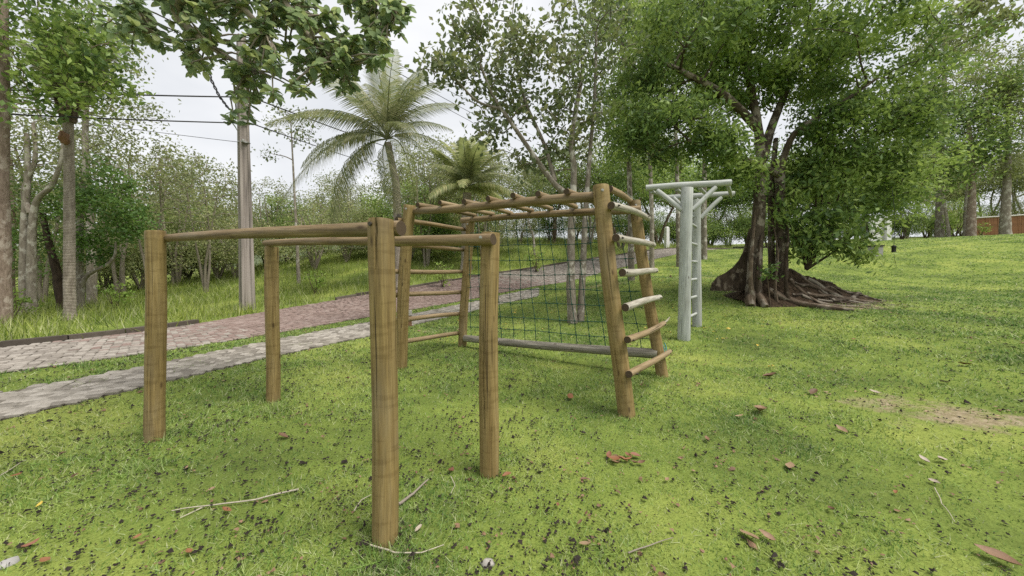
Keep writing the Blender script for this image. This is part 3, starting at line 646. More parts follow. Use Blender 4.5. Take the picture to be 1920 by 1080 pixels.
# climbing frame
FL, FR, BL, BR = ground(750, 691), ground(1172, 781), ground(868, 649), ground(1240, 706)
cf = empty('climbing_frame', FL, 'log climbing frame with overhead rungs, two slanted ladders and a rope net', 'climbing frame')
def top_on(base, px, py, sgn):       # posts lean along the frame's length
    Ld = (FR - FL); Ld.z = 0; Ld.normalize(); a = (px - 960) / FPX
    s = (a * base.y - base.x) / (Ld.x - a * Ld.y) ; q = base + Ld * s; return P(px, py, q.y)
TFL, TFR, TBL, TBR = top_on(FL, 768, 384, 1), top_on(FR, 1128, 347, -1), top_on(BL, 880, 414, 1), top_on(BR, 1190, 377, -1)
for i, (b, t, r) in enumerate(((FL, TFL, .083), (FR, TFR, .081), (BL, TBL, .080), (BR, TBR, .076))):
    d = (t - b).normalized(); part('post', logmb(b - d * .25, t, r, r * .97, 11.3 + i, 72, .005, 30, 1, 'auto'), PM, cf)
    part('bolt', boltmb(t - d * .07 + Vector((-.02, -r * 1.0, 0)), (0, -1, 0), .010), M_STEEL, cf)
Ld = (FR - FL).normalized(); Wd = (BL - FL); Wd.z = 0; Wd.normalize(); Wr = (BR - FR); Wr.z = 0; Wr.normalize()
def lerpY(A, B, px):                  # point of the line A-B seen at this column
    a = (px - 960) / FPX; t = (a * A.y - A.x) / ((B.x - A.x) - a * (B.y - A.y)); return A.lerp(B, t)
fa, fb = P(783, 393, lerpY(TFL, TFR, 783).y + .05), P(1115, 373, lerpY(TFL, TFR, 1115).y + .05); dF = (fb - fa).normalized()
part('rail', logmb(fa - dF * .10, fb + dF * .12, .048, .053, 21.), BM, cf)
ba, bb = P(872, 412, lerpY(TBL, TBR, 872).y - .06), P(1116, 398, lerpY(TBL, TBR, 1116).y - .06); dK = (bb - ba).normalized()
Lb = (TBR - TBL); part('rail', logmb(ba - dK * .10, ba + dK * (Lb.length + .16), .050, .055, 22.), BM, cf)
fr_ends = [(783.7, 383.8), (824.3, 380.8), (870, 377.7), (913.7, 372.3), (962, 367), (1009, 362.5), (1063, 359)]
bk_ends = [(889, 405), (924, 402), (958, 399), (998, 395), (1032, 391), (1080, 388), (1125, 383)]
for i, (p, q) in enumerate(zip(fr_ends, bk_ends)):
    a = P(*p, lerpY(fa, fb, p[0]).y - .10); b = P(*q, lerpY(ba, bb, q[0]).y + .05)
    z = b.z; b.z = max(b.z, lerpY(ba, bb, q[0]).z + .05 + .034); d = (b - a).normalized()
    part('overhead_rung', logmb(a, b + d * .03, .034, .034, 31. + i, 14, .004, 6), RM if i % 3 else BM, cf)
a = P(1143, 353, TFR.y + .14); b = P(1183, 377, TBR.y + .02); part('overhead_rung', logmb(a, b + (b - a) * .05, .036, .036, 39., 14, .006, 6), RM, cf)
def post_at(b, t, z): return b.lerp(t, (z - b.z) / (t.z - b.z))
def zat(b, t, py, px):                # height on a post at a photo row
    q = b.lerp(t, .5)
    for _ in range(4):
        z = P(px, py, q.y).z; q = post_at(b, t, z)
    return z
for i, (yl, yr) in enumerate(((413, 429), (458, 468), (509, 510), (554, 547), (601, 589), (643, 626))):
    za, zb = zat(FL, TFL, yl, 762), zat(BL, TBL, yr, 868)
    off = -Ld * (.080 + .030); off.z = 0
    a = post_at(FL, TFL, za) + off - Wd * .14; b = post_at(BL, TBL, zb) + off + Wd * .06
    part('ladder_rung', logmb(a, b, .036, .036, 51. + i, 14, .004, 6), RM if i > 1 else BM, cf)
rl = [((1147, 384), (1216, 408)), ((1157, 446), (1224, 459)), ((1165, 510), (1229, 509)), ((1170.5, 576), (1238, 557)), ((1176, 639), (1244, 607)), ((1181, 703), (1254, 659))]
for i, (p, q) in enumerate(rl):
    za, zb = zat(FR, TFR, p[1], p[0]), zat(BR, TBR, q[1], q[0]); offx = Ld * .112; offx.z = 0
    A = post_at(FR, TFR, za) + offx; B = post_at(BR, TBR, zb) + offx
    A = P(*p, A.y - .09); B = P(*q, B.y + .11)
    o = part('ladder_rung', logmb(A, B, .039 if i < 4 else .035, .036 if i < 4 else .033, 61. + i, 16, .006, 6), GM if i < 4 else RM, cf)
    o['label'] = 'weathered grey ladder rung' if i < 4 else 'brown ladder rung'
    if i == 4: rung5 = B
    for b_, t_, z_, rr_ in ((FR, TFR, za, .039), (BR, TBR, zb, .036)):
        c_ = lerpY(A, B, 960 + FPX * (post_at(b_, t_, z_).x + Ld.x * .11) / (post_at(b_, t_, z_).y + Ld.y * .11)); n_ = Vector((Ld.x, Ld.y, 0)).normalized(); part('bolt', boltmb(c_ + n_ * (rr_ - .004), n_, .008), M_RUST, cf)
# bottom log
a = P(874, 635, lerpY(BL, BR, 874).y - .05); b = P(1226, 664, lerpY(BL, BR, 1226).y - .03); dq = (b - a).normalized()
log_o = part('bottom_log', logmb(a - dq * .04, b + dq * .05, .062, .066, 71., 18, .0025), LM, cf); log_o['label'] = 'weathered grey log along the foot of the net'
# rope net in the back plane
nt0, nt1 = ba + dK * .02, ba + dK * (Lb.length - .05); nb0, nb1 = a + dq * .05, b - dq * .02
def netp(u, v):                       # u along, v from the rail down
    t = nt0.lerp(nt1, u); bt = nb0.lerp(nb1, u); p = t.lerp(bt, v)
    n = Vector((mnoise.noise(Vector((u * 5, v * 4, 1))), mnoise.noise(Vector((u * 5, v * 4, 5))), mnoise.noise(Vector((u * 4, v * 5, 9))))) * .03 * math.sin(math.pi * min(max(v, 0), 1)) ** .5
    return p + n
NU, NV = 14, 8; edge_rope = MB(); edge_rope.tube([netp(k / 24, .012) for k in range(25)], .008, 6)
us = [(i + .35) / NU + random.uniform(-.008, .008) for i in range(NU)]; vs_ = [.115 + i * .113 + random.uniform(-.006, .006) for i in range(NV)]
net = part('rope_net', edge_rope, M_ROPE, cf)
def knotted(ts, at, ks):              # a strand that swells at each knot
    fine = sorted(ts + [k + d for k in ks for d in (-.006, -.002, .002, .006)]); mb = MB()
    mb.tube([at(t) for t in fine], [.0115 if min(abs(t - k) for k in ks) < .004 else .0055 for t in fine], 6); return mb
for u in us:
    mb = knotted([.005 + k / 16 * .99 for k in range(17)], lambda t: netp(u, t), vs_); sub('rope', mb, M_ROPE, net, cf)
for v in vs_:
    mb = knotted([k / 24 for k in range(25)], lambda t: netp(t, v), us); sub('rope', mb, M_ROPE, net, cf)
mb = MB(); q = rung5; mb.tube([q, q + Vector((.03, .02, .02)), q + Vector((.06, .03, .035)), q + Vector((.09, .05, .06)), q + Vector((.11, .05, .085))], [.014, .012, .013, .010, .008], 7)
o = part('frayed_rope_end', mb, M_ROPEW, cf); o['label'] = 'pale frayed rope end'
q = post_at(BR, TBR, .42) + Vector((.09, -.02, 0)); mb = MB()
pts = [q + Vector((.02 * math.sin(k * 1.3) - .01, .02 * math.cos(k * 1.1), -.055 * k)) for k in range(6)]; mb.tube(pts, .007, 6); mb.tube([p + Vector((.025, 0, .02)) for p in pts[:4]], .007, 6)
o = part('rope_tie', mb, M_ROPEB, cf); o['label'] = 'blue rope tied round the rear post'

# pale green pull-up frame: two T-posts joined by rungs
A0, B0 = ground(1281, 638), ground(1307, 612)
pf = empty('pull_up_frame', A0, 'pale green painted T-shaped log frame with ladder rungs between its two posts', 'pull-up frame')
At, Bt = P(1289, 352, A0.y), P(1306, 374, B0.y)
part('post', logmb(A0 - Vector((0, 0, .2)), At, .118, .108, 81., 20, .002), WM, pf); part('post', logmb(B0 - Vector((0, 0, .2)), Bt, .098, .088, 82., 18, .002), WM, pf)
l, r_ = P(1211, 353, A0.y + .35), P(1371, 341, A0.y - .05); part('beam', logmb(l, r_, .062, .062, 83., 16, .005), WM, pf)
l2, r2 = P(1243, 371, B0.y + .3), P(1377, 363, B0.y - .05); part('beam', logmb(l2, r2, .058, .058, 84., 16, .005), WM, pf)
for k, (p, q) in enumerate((((1232, 357, A0.y + .27), (1279, 394, A0.y)), ((1342, 351, A0.y), (1298, 394, A0.y)), ((1262, 371, B0.y + .2), (1300, 408, B0.y)), ((1352, 370, B0.y), (1313, 409, B0.y)))):
    part('brace', logmb(P(*p), P(*q), .047, .047, 85. + k, 14, .004, 5), WM, pf)
for k, y in enumerate((421, 456, 490, 524, 558, 592)):
    z = P(1300, y, (A0.y + B0.y) / 2).z; p = A0.lerp(At, (z - A0.z) / (At.z - A0.z)); q = B0.lerp(Bt, (z - B0.z) / (Bt.z - B0.z))
    part('rung', logmb(p, q, .028, .028, 91. + k, 10, .004, 4), WM, pf)
for s in (.06, .36, .64, .96):
    p, q = l.lerp(r_, s), l2.lerp(r2, s); d = (q - p).normalized(); part('cross_log', logmb(p + d * .03 - Vector((0, 0, .06)), q + d * .06 - Vector((0, 0, .03)), .036, .036, 97. + s, 12, .004, 5), WM, pf)

# ------------------------------------------------------------------ utility pole and wires
pb0 = ground(464, 581); up = empty('utility_pole', pb0, 'tall tapered concrete utility pole beside the lane', 'utility pole')
mb = MB(); H = 9.6; prof = [(-.5, -.5), (.5, -.5), (.5, -.28), (.36, -.2), (.36, .2), (.5, .28), (.5, .5), (-.5, .5), (-.5, .28), (-.36, .2), (-.36, -.2), (-.5, -.28)]
vs = []; rot = R(-38); nseg = 6
for k in range(nseg + 1):
    t = k / nseg; s = .40 - .17 * t; z = pb0.z - .3 + (H + .3) * t
    for x, y in prof: X, Y = x * s * .95, y * s; vs.append((pb0.x - .07 * t + X * math.cos(rot) - Y * math.sin(rot), pb0.y + X * math.sin(rot) + Y * math.cos(rot), z))
n = len(prof); fs = [(k * n + i, k * n + (i + 1) % n, (k + 1) * n + (i + 1) % n, (k + 1) * n + i) for k in range(nseg) for i in range(n)] + [tuple(range(nseg * n, nseg * n + n))]
mb.add(vs, fs); part('shaft', mb, M_POLE, up, False)
for y in (182, 230, 268):
    c = P(457, y, pb0.y); mb = MB(); mb.tube([c + Vector((0, 0, -.03)), c + Vector((0, 0, .03))], .185, 14); part('clamp_band', mb, M_STEEL, up)
    mb = MB(); d = Vector((.55, -.83, 0)) ; mb.tube([c + d * .15, c + d * .32], .022, 8); mb.tube([c + d * .26 + Vector((0, 0, -.05)), c + d * .26 + Vector((0, 0, .05))], .045, 10); part('insulator', mb, M_BOX, up)
def wire(label, pts, r, sag):
    P0 = [P(*q) for q in pts]; mb = MB(); out = []
    for a, b in zip(P0, P0[1:]): out += curve(a, b, -sag, 14)[:-1]
    out.append(P0[-1]); o = P0[0]; w_ = link('overhead_wire', None or (lambda m: m)(_wm(out, r, o)), None, o); tag(w_, label, 'wire', 'overhead wires on the utility pole'); return w_
def _wm(pts, r, o):
    mb = MB(); mb.tube(pts, r, 6); return mb.mesh('overhead_wire', M_WIRE, True, o)
wire('topmost overhead wire, running left from the utility pole', [(470, 182, pb0.y - .15), (-160, 160, 8.5)], .022, .008)
wire('second overhead wire down, running left from the utility pole', [(470, 231, pb0.y - .15), (-160, 205, 8.5)], .020, .006)
wire('thin lowest overhead wire, running left from the utility pole', [(470, 269, pb0.y - .15), (-160, 185, 14)], .009, .004)
wire('upper overhead wire crossing the coconut palm to the right of the pole', [(470, 182, pb0.y - .15), (800, 300, 30), (1060, 385, 70)], .024, .004)
wire('lower overhead wire crossing the palm fronds right of the pole', [(470, 231, pb0.y - .15), (690, 305, 26), (1050, 408, 70)], .020, .003)
wire('uppermost of the three wires right of the palm crown', [(700, 95, 17), (900, 200, 34), (1040, 275, 70)], .016, .002)
wire('middle of the three wires right of the palm crown', [(700, 110, 17), (892, 216, 34), (1040, 300, 70)], .020, .002)
wire('lowest of the three wires right of the palm crown', [(700, 126, 17), (880, 226, 34), (1040, 325, 70)], .020, .002)
tcb = [P(386, 118, 11.9), P(396, 150, 12.0), P(412, 182, 12.2), P(428, 203, 12.4), P(445, 215, pb0.y - .1)]; mb = MB()
fine = [];
for a, b in zip(tcb, tcb[1:]): fine += [a.lerp(b, k / 10) for k in range(10)]
for ph in (0, math.pi): mb.tube([p + Vector((math.cos(k * .9 + ph), math.sin(k * .9 + ph), 0)) * .03 for k, p in enumerate(fine)], .022, 5)
tag(link('twisted_cable', mb.mesh('twisted_cable', M_WIRE, True, tcb[-1]), None, tcb[-1]), 'black twisted cable hanging from the foliage down to the utility pole', 'cable')

# ------------------------------------------------------------------ palms
def frond_mesh(name, L_, nl, ll, m, sag, seed, lw=.055, droop=.6, hang=0.5):
    """feather frond along +X from the origin: arching rachis and hanging leaflets"""
    rng = np.random.default_rng(seed); mb = MB(); pts = []
    for k in range(13):
        t = k / 12; pts.append(Vector((L_ * t * (1 - .12 * t * t), 0, L_ * (.18 * t - sag * t * t))))
    mb.tube(pts, [.035 * (1 - .85 * k / 12) for k in range(13)], 5)
    r0 = len(mb.v); mb.r = [0.45] * r0
    for i in range(nl):
        t = .14 + .86 * i / nl; k = min(int(t * 12), 11); f = t * 12 - k; p = pts[k].lerp(pts[k + 1], f); tg = (pts[k + 1] - pts[k]).normalized()
        for s in (-1, 1):
            l = ll * (math.sin(math.pi * min(1, .18 + .8 * t)) ** .6) * rng.uniform(.8, 1.1); out = Vector((tg.x * .55, s * .8, tg.z * .55)).normalized()
            q1 = p + out * l * .45 + Vector((0, 0, -droop * l * .12)); q2 = p + out * l * (.9 - .35 * hang) + Vector((0, 0, -droop * l * (.45 + hang * .5)))
            wv = tg * lw; mb.add([p - wv * .4, p + wv * .4, q1 + wv * .5, q2, q1 - wv * .5], [(0, 1, 2, 4), (4, 2, 3)], None, 0, float(rng.random()))
    return mb.mesh(name, m, False)
def palm(name, label, base, trunk_pts, r0, r1, fronds, meshes, husk=True, group=None, fruit=False):
    root = empty(name, base, label, 'palm', group); mb = MB(); tp = [Vector(p) for p in trunk_pts]; fine = []
    for a, b in zip(tp, tp[1:]): fine += [a.lerp(b, k / 8) for k in range(8)]
    fine.append(tp[-1]); n = len(fine)
    mb.tube(fine, [r0 + (r1 - r0) * min(1, k / (n - 1) * 1.2) + (.5 * r0 if k == 0 else .16 * r0 if k == 1 else 0) + (.02 * r0) * (k % 2) for k in range(n)], 14, wob=.06); part('trunk', mb, M_PALMB, root)
    top = tp[-1] - Vector(base)
    if husk:
        mb = MB(); mb.blob(tp[-1], r1 * 2.0, r1 * 2.0, r1 * 2.8, 10, 7, .4, 2.); part('crown_heart', mb, M_HUSK, root)
    for k, (az, el, sc, mi) in enumerate(fronds):
        o = link('frond', meshes[mi], root, top + Vector((0, 0, r1 * 1.2))); o.rotation_euler = (random.uniform(-.4, .4), -R(el), R(az)); o.scale = (sc, sc, sc)
    if fruit:
        for k in range(7):
            a = k * .9; c = tp[-1] + Vector((math.cos(a) * r1 * 1.9, math.sin(a) * r1 * 1.9 - .1, -.15 - .08 * (k % 3))); mb = MB(); mb.blob(c, .11, .11, .14, 8, 6, .08, k); part('coconut', mb, M_FRUIT, root)
    return root
FM = [frond_mesh('frond', 4.4, 66, 1.2, L_PALM, .70, 1, .045, hang=1.1), frond_mesh('frond', 4.5, 66, 1.3, L_PALM, 1.1, 2, .045, hang=1.35), frond_mesh('frond', 4.0, 62, 1.1, L_PALM, .42, 3, .042, hang=.6), frond_mesh('frond', 3.4, 50, .7, L_DRY, 1.2, 4, hang=.9)]
cb = ground(748, 548); Yc = 16.0; cb = Vector((P(748, 500, Yc).x, Yc, g1(P(748, 500, Yc).x, Yc)))
palm('coconut_palm', 'coconut palm with arching fronds beyond the lane behind the parallel bars', cb, [cb - Vector((0, 0, .2)), P(747, 430, Yc), P(742, 340, Yc), P(727, 268, Yc)], .21, .15,
     [(178, 16, 1.0, 0), (190, 40, 1.0, 0), (172, -6, .98, 1), (200, -20, .98, 1), (150, 58, 1.0, 2), (95, 82, 1.05, 2), (60, 70, 1.0, 2), (270, 76, .95, 2), (10, 58, .8, 0), (-12, 34, .68, 0), (-40, 56, .85, 0),
      (25, 30, .62, 0), (120, 45, .95, 0), (240, 46, .95, 0), (300, 26, .75, 1), (225, 5, .9, 1), (262, -50, .8, 1), (330, 68, .9, 2), (185, 66, 1.05, 2), (80, 20, .9, 1), (210, 28, 1.0, 0), (140, 74, 1.0, 2), (20, 76, .95, 2), (290, 60, .9, 0), (350, 12, .55, 1), (160, 28, 1.0, 0)], FM, False, None, False)
b2_ = Vector((P(874, 440, 21).x, 21, 0)); b2_.z = g1(b2_.x, b2_.y)
FS = [frond_mesh('frond', 2.9, 50, .75, L_SCRUB, .55, 6, .05), frond_mesh('frond', 2.7, 46, .8, L_OLIVE, .35, 7, .05), frond_mesh('frond', 2.9, 50, .85, L_PALM, 1.0, 8, .045, hang=.9)]
palm('bushy_palm', 'shorter bushy palm behind the climbing frame', b2_, [b2_ - Vector((0, 0, .2)), P(874, 400, 21), P(876, 362, 21)], .3, .26,
     [(k * 24 + random.uniform(-8, 8), (75, 35, 10, 50)[k % 4] + random.uniform(-8, 8), random.uniform(1.05, 1.35), (0, 2, 0, 1)[k % 4]) for k in range(36)], FS, False)
gb = ground(131, 600); Yg = gb.y
FG = [frond_mesh('frond', 2.9, 54, .75, L_PALM, .12, 12, .045), frond_mesh('frond', 2.9, 54, .8, L_OLIVE, .3, 13, .045, hang=.8)]
gp = palm('grey_trunk_palm', 'palm with smooth pale grey ringed trunk beyond the kerb at left', gb, [gb - Vector((0, 0, .2)), P(130, 480, Yg), P(130, 330, Yg), P(128, 225, Yg)], .125, .10,
     [(k * 29 + random.uniform(-9, 9), (84, 72, 78, 66, 80)[k % 5] + random.uniform(-6, 6), random.uniform(.7, .95), k % 2) for k in range(20)], FG, False)
mb = MB(); mb.blob(P(120, 258, Yg - .2), .10, .10, .17, 18, 12, .5, 4.); o = part('hanging_fruit_cluster', mb, M_HUSK, gp)
for k in range(9):
    mb = MB(); a = k * .7; q = P(128, 215, Yg); mb.tube([q + Vector((math.cos(a) * .1, math.sin(a) * .1, -.2)), q + Vector((math.cos(a) * .2, math.sin(a) * .2, .25)), q + Vector((math.cos(a) * .3, math.sin(a) * .3, .75))], [.05, .035, .015], 6); part('leaf_base', mb, M_BARK, gp)

# ------------------------------------------------------------------ the big tree at right, its roots and its shrub
tb = ground(1445, 566); Yt = tb.y
S1 = [P(1412, 572, Yt - .1), P(1416, 480, Yt), P(1424, 380, Yt), P(1426, 290, Yt + .1), P(1415, 200, Yt + .2), P(1395, 110, Yt + .3)]
S2 = [P(1466, 560, Yt + .1), P(1466, 470, Yt + .1), P(1463, 380, Yt + .1), P(1462, 300, Yt + .1)]
S7 = [P(1462, 320, Yt + .1), P(1490, 250, Yt - .2), P(1560, 205, Yt - .6), P(1640, 150, Yt - .9)]
S3 = [P(1428, 300, Yt + .1), P(1450, 230, Yt + .5), P(1490, 130, Yt + .8), P(1520, 40, Yt + 1)]
S4 = [P(1420, 240, Yt + .1), P(1360, 180, Yt - .5), P(1290, 140, Yt - .8), P(1230, 110, Yt - .6)]
S5 = [P(1463, 330, Yt + .1), P(1400, 300, Yt - .6), P(1340, 280, Yt - 1), P(1290, 262, Yt - 1.1)]
S6 = [P(1448, 540, Yt + .5), P(1446, 440, Yt + .5), P(1447, 350, Yt + .4), P(1455, 260, Yt + .6)]
u = Yt / FPX
bt_blobs = [pxblob(1480, 60, Yt, 230, 90, 2.6, 150), pxblob(1290, 110, Yt, 130, 100, 2.2, 85), pxblob(1620, 150, Yt, 140, 110, 2.2, 85), pxblob(1420, -60, Yt, 260, 80, 2.6, 60),
            pxblob(1260, 250, Yt - .6, 100, 60, 1.5, 48), pxblob(1340, 275, Yt - .8, 55, 40, 1.0, 18), pxblob(1600, 330, Yt + .4, 110, 80, 1.4, 60), pxblob(1690, 270, Yt + .6, 100, 80, 1.6, 55), pxblob(1190, 190, Yt, 60, 90, 1.2, 30), pxblob(1390, 160, Yt + .5, 120, 60, 1.6, 34), pxblob(1510, 330, Yt + .2, 40, 50, .6, 16), pxblob(1660, 380, Yt + 1.2, 80, 40, 1.0, 22), pxblob(1570, 230, Yt - .4, 70, 40, .8, 24), pxblob(1390, 330, Yt - .5, 40, 40, .5, 10)]
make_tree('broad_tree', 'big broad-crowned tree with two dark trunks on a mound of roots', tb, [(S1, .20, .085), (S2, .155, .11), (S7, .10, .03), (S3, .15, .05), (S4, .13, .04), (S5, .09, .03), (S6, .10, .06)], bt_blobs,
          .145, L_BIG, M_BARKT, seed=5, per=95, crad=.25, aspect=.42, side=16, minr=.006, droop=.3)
bt = bpy.data.objects['broad_tree']
def root_part(nm, pts, rad, m=M_BARKD, ridge=.18, n=10):
    mb = MB(); fine, fr = [], []; pv = [Vector(p) for p in pts]
    for i in range(len(pv) - 1):
        p0, p1, p2, p3 = pv[max(i - 1, 0)], pv[i], pv[i + 1], pv[min(i + 2, len(pv) - 1)]
        for k in range(4):
            t = k / 4; fine.append(.5 * ((2 * p1) + (-p0 + p2) * t + (2 * p0 - 5 * p1 + 4 * p2 - p3) * t * t + (-p0 + 3 * p1 - 3 * p2 + p3) * t ** 3)); fr.append(rad[i] + (rad[i + 1] - rad[i]) * t)
    fine.append(pv[-1]); fr.append(rad[-1]); mb.tube(fine, fr, n, wob=.35, seed=len(bt.children) * 1.7, ridge=3, ridge_a=ridge); return part(nm, mb, m, bt)
# left buttress: a thin flaring wing from the trunk down to the lawn
mb = MB(); V_ = []; rows = 9; cols = 12
wing = [(1335, 531), (1345, 519), (1360, 512), (1375, 501), (1386, 488), (1393, 474), (1398, 459), (1402, 443), (1406, 428)]
for s in (-1, 1):
    base_i = len(V_)
    for i, (x, y) in enumerate(wing):
        for k in range(6):
            t = k / 5; yy = y + (545 - y) * t; thick = (.06 + .30 * t) * (.5 + .5 * i / 8); q = P(x, min(yy, 545), Yt + .25 + (8 - i) * .02); 
            V_.append(q + Vector((0, s * thick * .6, 0)) + Vector((1, 1, 0)) * .03 * mnoise.noise(Vector((i * .7, k * .9, s * 3.))))
fs = []
for s in (0, 1):
    o_ = s * len(wing) * 6
    for i in range(len(wing) - 1):
        for k in range(5): a_ = o_ + i * 6 + k; f_ = (a_, a_ + 1, a_ + 7, a_ + 6); fs.append(f_ if s else tuple(reversed(f_)))
h_ = len(wing) * 6
for i in range(len(wing) - 1): fs.append((i * 6, h_ + i * 6, h_ + i * 6 + 6, i * 6 + 6))
fs.append((0, 1, 2, 3, 4, 5, h_ + 5, h_ + 4, h_ + 3, h_ + 2, h_ + 1, h_))
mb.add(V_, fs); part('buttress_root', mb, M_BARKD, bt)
def gp_(px, py, up_=0.0, dy=0.0): q = ground(px, py); q.y += dy; q.z = g1(q.x, q.y) + up_; return q
root_part('root', [gp_(1408, 575, .02), P(1406, 560, Yt - .35), P(1418, 550, Yt - .3), gp_(1436, 577, .02)], [.10, .12, .11, .08], M_BARK)
root_part('root', [P(1440, 545, Yt - .2), gp_(1490, 572, .06), gp_(1540, 580, .05), gp_(1600, 584, .02)], [.12, .10, .08, .04], M_BARK)
for k, (x, y0, y1, r) in enumerate(((1409, 480, 572, .055), (1420, 500, 575, .04), (1455, 515, 570, .035), (1474, 480, 560, .045))):
    root_part('aerial_root', [P(x + (10 if x < 1445 else -8), y0 - 110, Yt + .05), P(x + 4, y0 - 40, Yt - .2), P(x, y0, Yt - .30), P(x - 1, (y0 + y1) / 2, Yt - .36), P(x + 3, y1 + 4, Yt - .40)], [r * .5, r * .6, r * .9, r * 1.0, r * 1.5], (M_BARK, M_BARKD)[k % 2], .15, 9)
# the mound of soil and roots running down to the right of the trunks
prof_px = [(1385, 560), (1420, 530), (1455, 512), (1480, 508), (1505, 514), (1550, 528), (1600, 542), (1640, 555), (1680, 568), (1700, 575)]
prof = []
for x, y in prof_px:
    q = P(x, y, Yt + .15); prof.append((q.x, max(0., q.z - g1(q.x, q.y))))
def mound_h(x, y):
    k = float(np.interp(x, [p[0] for p in prof], [p[1] for p in prof], 0, 0)); c = Yt + .15 + .12 * (x - tb.x); d = (y - c) / (.55 if y < c else .9)
    rough = 1 + .28 * mnoise.noise(Vector((x * 3.1, y * 3.1, 4))) + .16 * mnoise.noise(Vector((x * 9, y * 9, 4)))
    return k * math.exp(-d * d * 1.4) * rough - .03
mx_, my_ = np.arange(prof[0][0], prof[-1][0], .05), np.arange(Yt - 1.0, Yt + 2.0, .06); mb = MB()
vs = [(x, y, g1z) for y in my_ for x, g1z in zip(mx_, gz(mx_, np.full(len(mx_), y)))]; vs = [(x, y, z + mound_h(x, y)) for x, y, z in vs]; n_ = len(mx_)
mb.add(vs, [(b_ * n_ + a_, b_ * n_ + a_ + 1, (b_ + 1) * n_ + a_ + 1, (b_ + 1) * n_ + a_) for b_ in range(len(my_) - 1) for a_ in range(n_ - 1)]); part('root_mound', mb, M_SOIL, bt)
rq = random.Random(77)
for k in range(17):
    x = P(rq.uniform(1470, 1560), 520, Yt).x; y = Yt + rq.uniform(-.35, .35); ang = rq.uniform(-.55, .12); pts = []; L0 = rq.uniform(1.0, 2.3); r = rq.uniform(.018, .05)
    for q in range(7):
        pts.append(Vector((x, y, g1(x, y) + max(mound_h(x, y), -.01) + r * .25))); ang += rq.uniform(-.3, .3); x += math.cos(ang) * L0 / 6; y += math.sin(ang) * L0 / 6
    root_part('root', pts, [r * 1.5, r * 1.3, r * 1.1, r, r * .85, r * .7, r * .4], (M_BARK, M_BARKT, M_TWIG)[k % 3], .25, 8)

sb = P(1512, 505, Yt + .2); st = []
for k, (x, y) in enumerate(((1495, 380), (1530, 360), (1560, 410), (1480, 420), (1600, 440), (1545, 330), (1575, 360))):
    st.append(([sb, P((1512 + x) / 2 + 6, (505 + y) / 2, Yt + .1), P(x, y, Yt - .1)], .045, .014))
make_tree('broadleaf_shrub', 'broad-leaved green shrub growing out of the root mound beside the big tree', sb, st,
          [pxblob(1520, 370, Yt, 60, 70, .7, 46), pxblob(1590, 420, Yt - .1, 60, 50, .7, 36), pxblob(1612, 470, Yt - .3, 28, 34, .35, 20), pxblob(1500, 450, Yt + .2, 50, 45, .5, 30), pxblob(1560, 300, Yt, 80, 60, .8, 36), pxblob(1535, 455, Yt - .2, 50, 40, .4, 26), pxblob(1490, 400, Yt - .3, 30, 60, .3, 20)],
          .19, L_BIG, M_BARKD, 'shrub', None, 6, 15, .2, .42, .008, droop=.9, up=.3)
make_tree('sapling', 'small leafy sapling sprouting in front of the hollow between the two trunks', P(1440, 560, Yt - .5), [([P(1444, 572, Yt - .5), P(1441, 540, Yt - .5), P(1437, 508, Yt - .5)], .02, .008)],
          [pxblob(1440, 512, Yt - .5, 18, 16, .2, 12)], .12, L_DARK, M_BARK, 'sapling', None, 8, 9, .09, .4, .005)

# multi-stem tree just behind the climbing frame
mbp = ground(1082, 606); Ym = mbp.y
M1 = [P(1074, 610, Ym), P(1070, 520, Ym), P(1072, 420, Ym), P(1076, 320, Ym), P(1072, 260, Ym), P(1090, 150, Ym + .2)]
M2 = [P(1088, 608, Ym + .1), P(1093, 500, Ym + .15), P(1098, 400, Ym + .2), P(1106, 290, Ym + .3), P(1115, 180, Ym + .4), P(1118, 60, Ym + .5)]
M3 = [P(1073, 370, Ym), P(1040, 345, Ym - .1), P(1000, 290, Ym - .2), P(955, 225, Ym - .3), P(925, 180, Ym - .3), P(900, 120, Ym - .3)]
M4 = [P(1040, 340, Ym - .1), P(1020, 270, Ym), P(985, 190, Ym + .2), P(965, 110, Ym + .3)]
M5 = [P(940, 205, Ym - .3), P(895, 190, Ym - .5), P(860, 155, Ym - .6), P(825, 120, Ym - .7)]
make_tree('round_leaf_tree', 'slender multi-stemmed tree with round leaves just behind the rope net', mbp, [(M1, .125, .05), (M2, .10, .03), (M3, .085, .025), (M4, .06, .02), (M5, .035, .015)],
          [pxblob(930, 110, Ym, 85, 110, 1.1, 62), pxblob(880, 60, Ym - .3, 45, 70, .6, 26), pxblob(1000, 150, Ym, 80, 110, 1.2, 55), pxblob(840, 130, Ym - .6, 60, 30, .5, 24), pxblob(1010, 300, Ym, 70, 40, .8, 20), pxblob(920, 240, Ym, 40, 40, .6, 16),
           pxblob(1080, 210, Ym + .2, 70, 100, 1.1, 46), pxblob(1110, 60, Ym + .3, 90, 100, 1.2, 60)], .15, L_BROAD, M_BARKM, seed=9, per=17, crad=.22, aspect=.62, side=12, minr=.006, droop=.3)

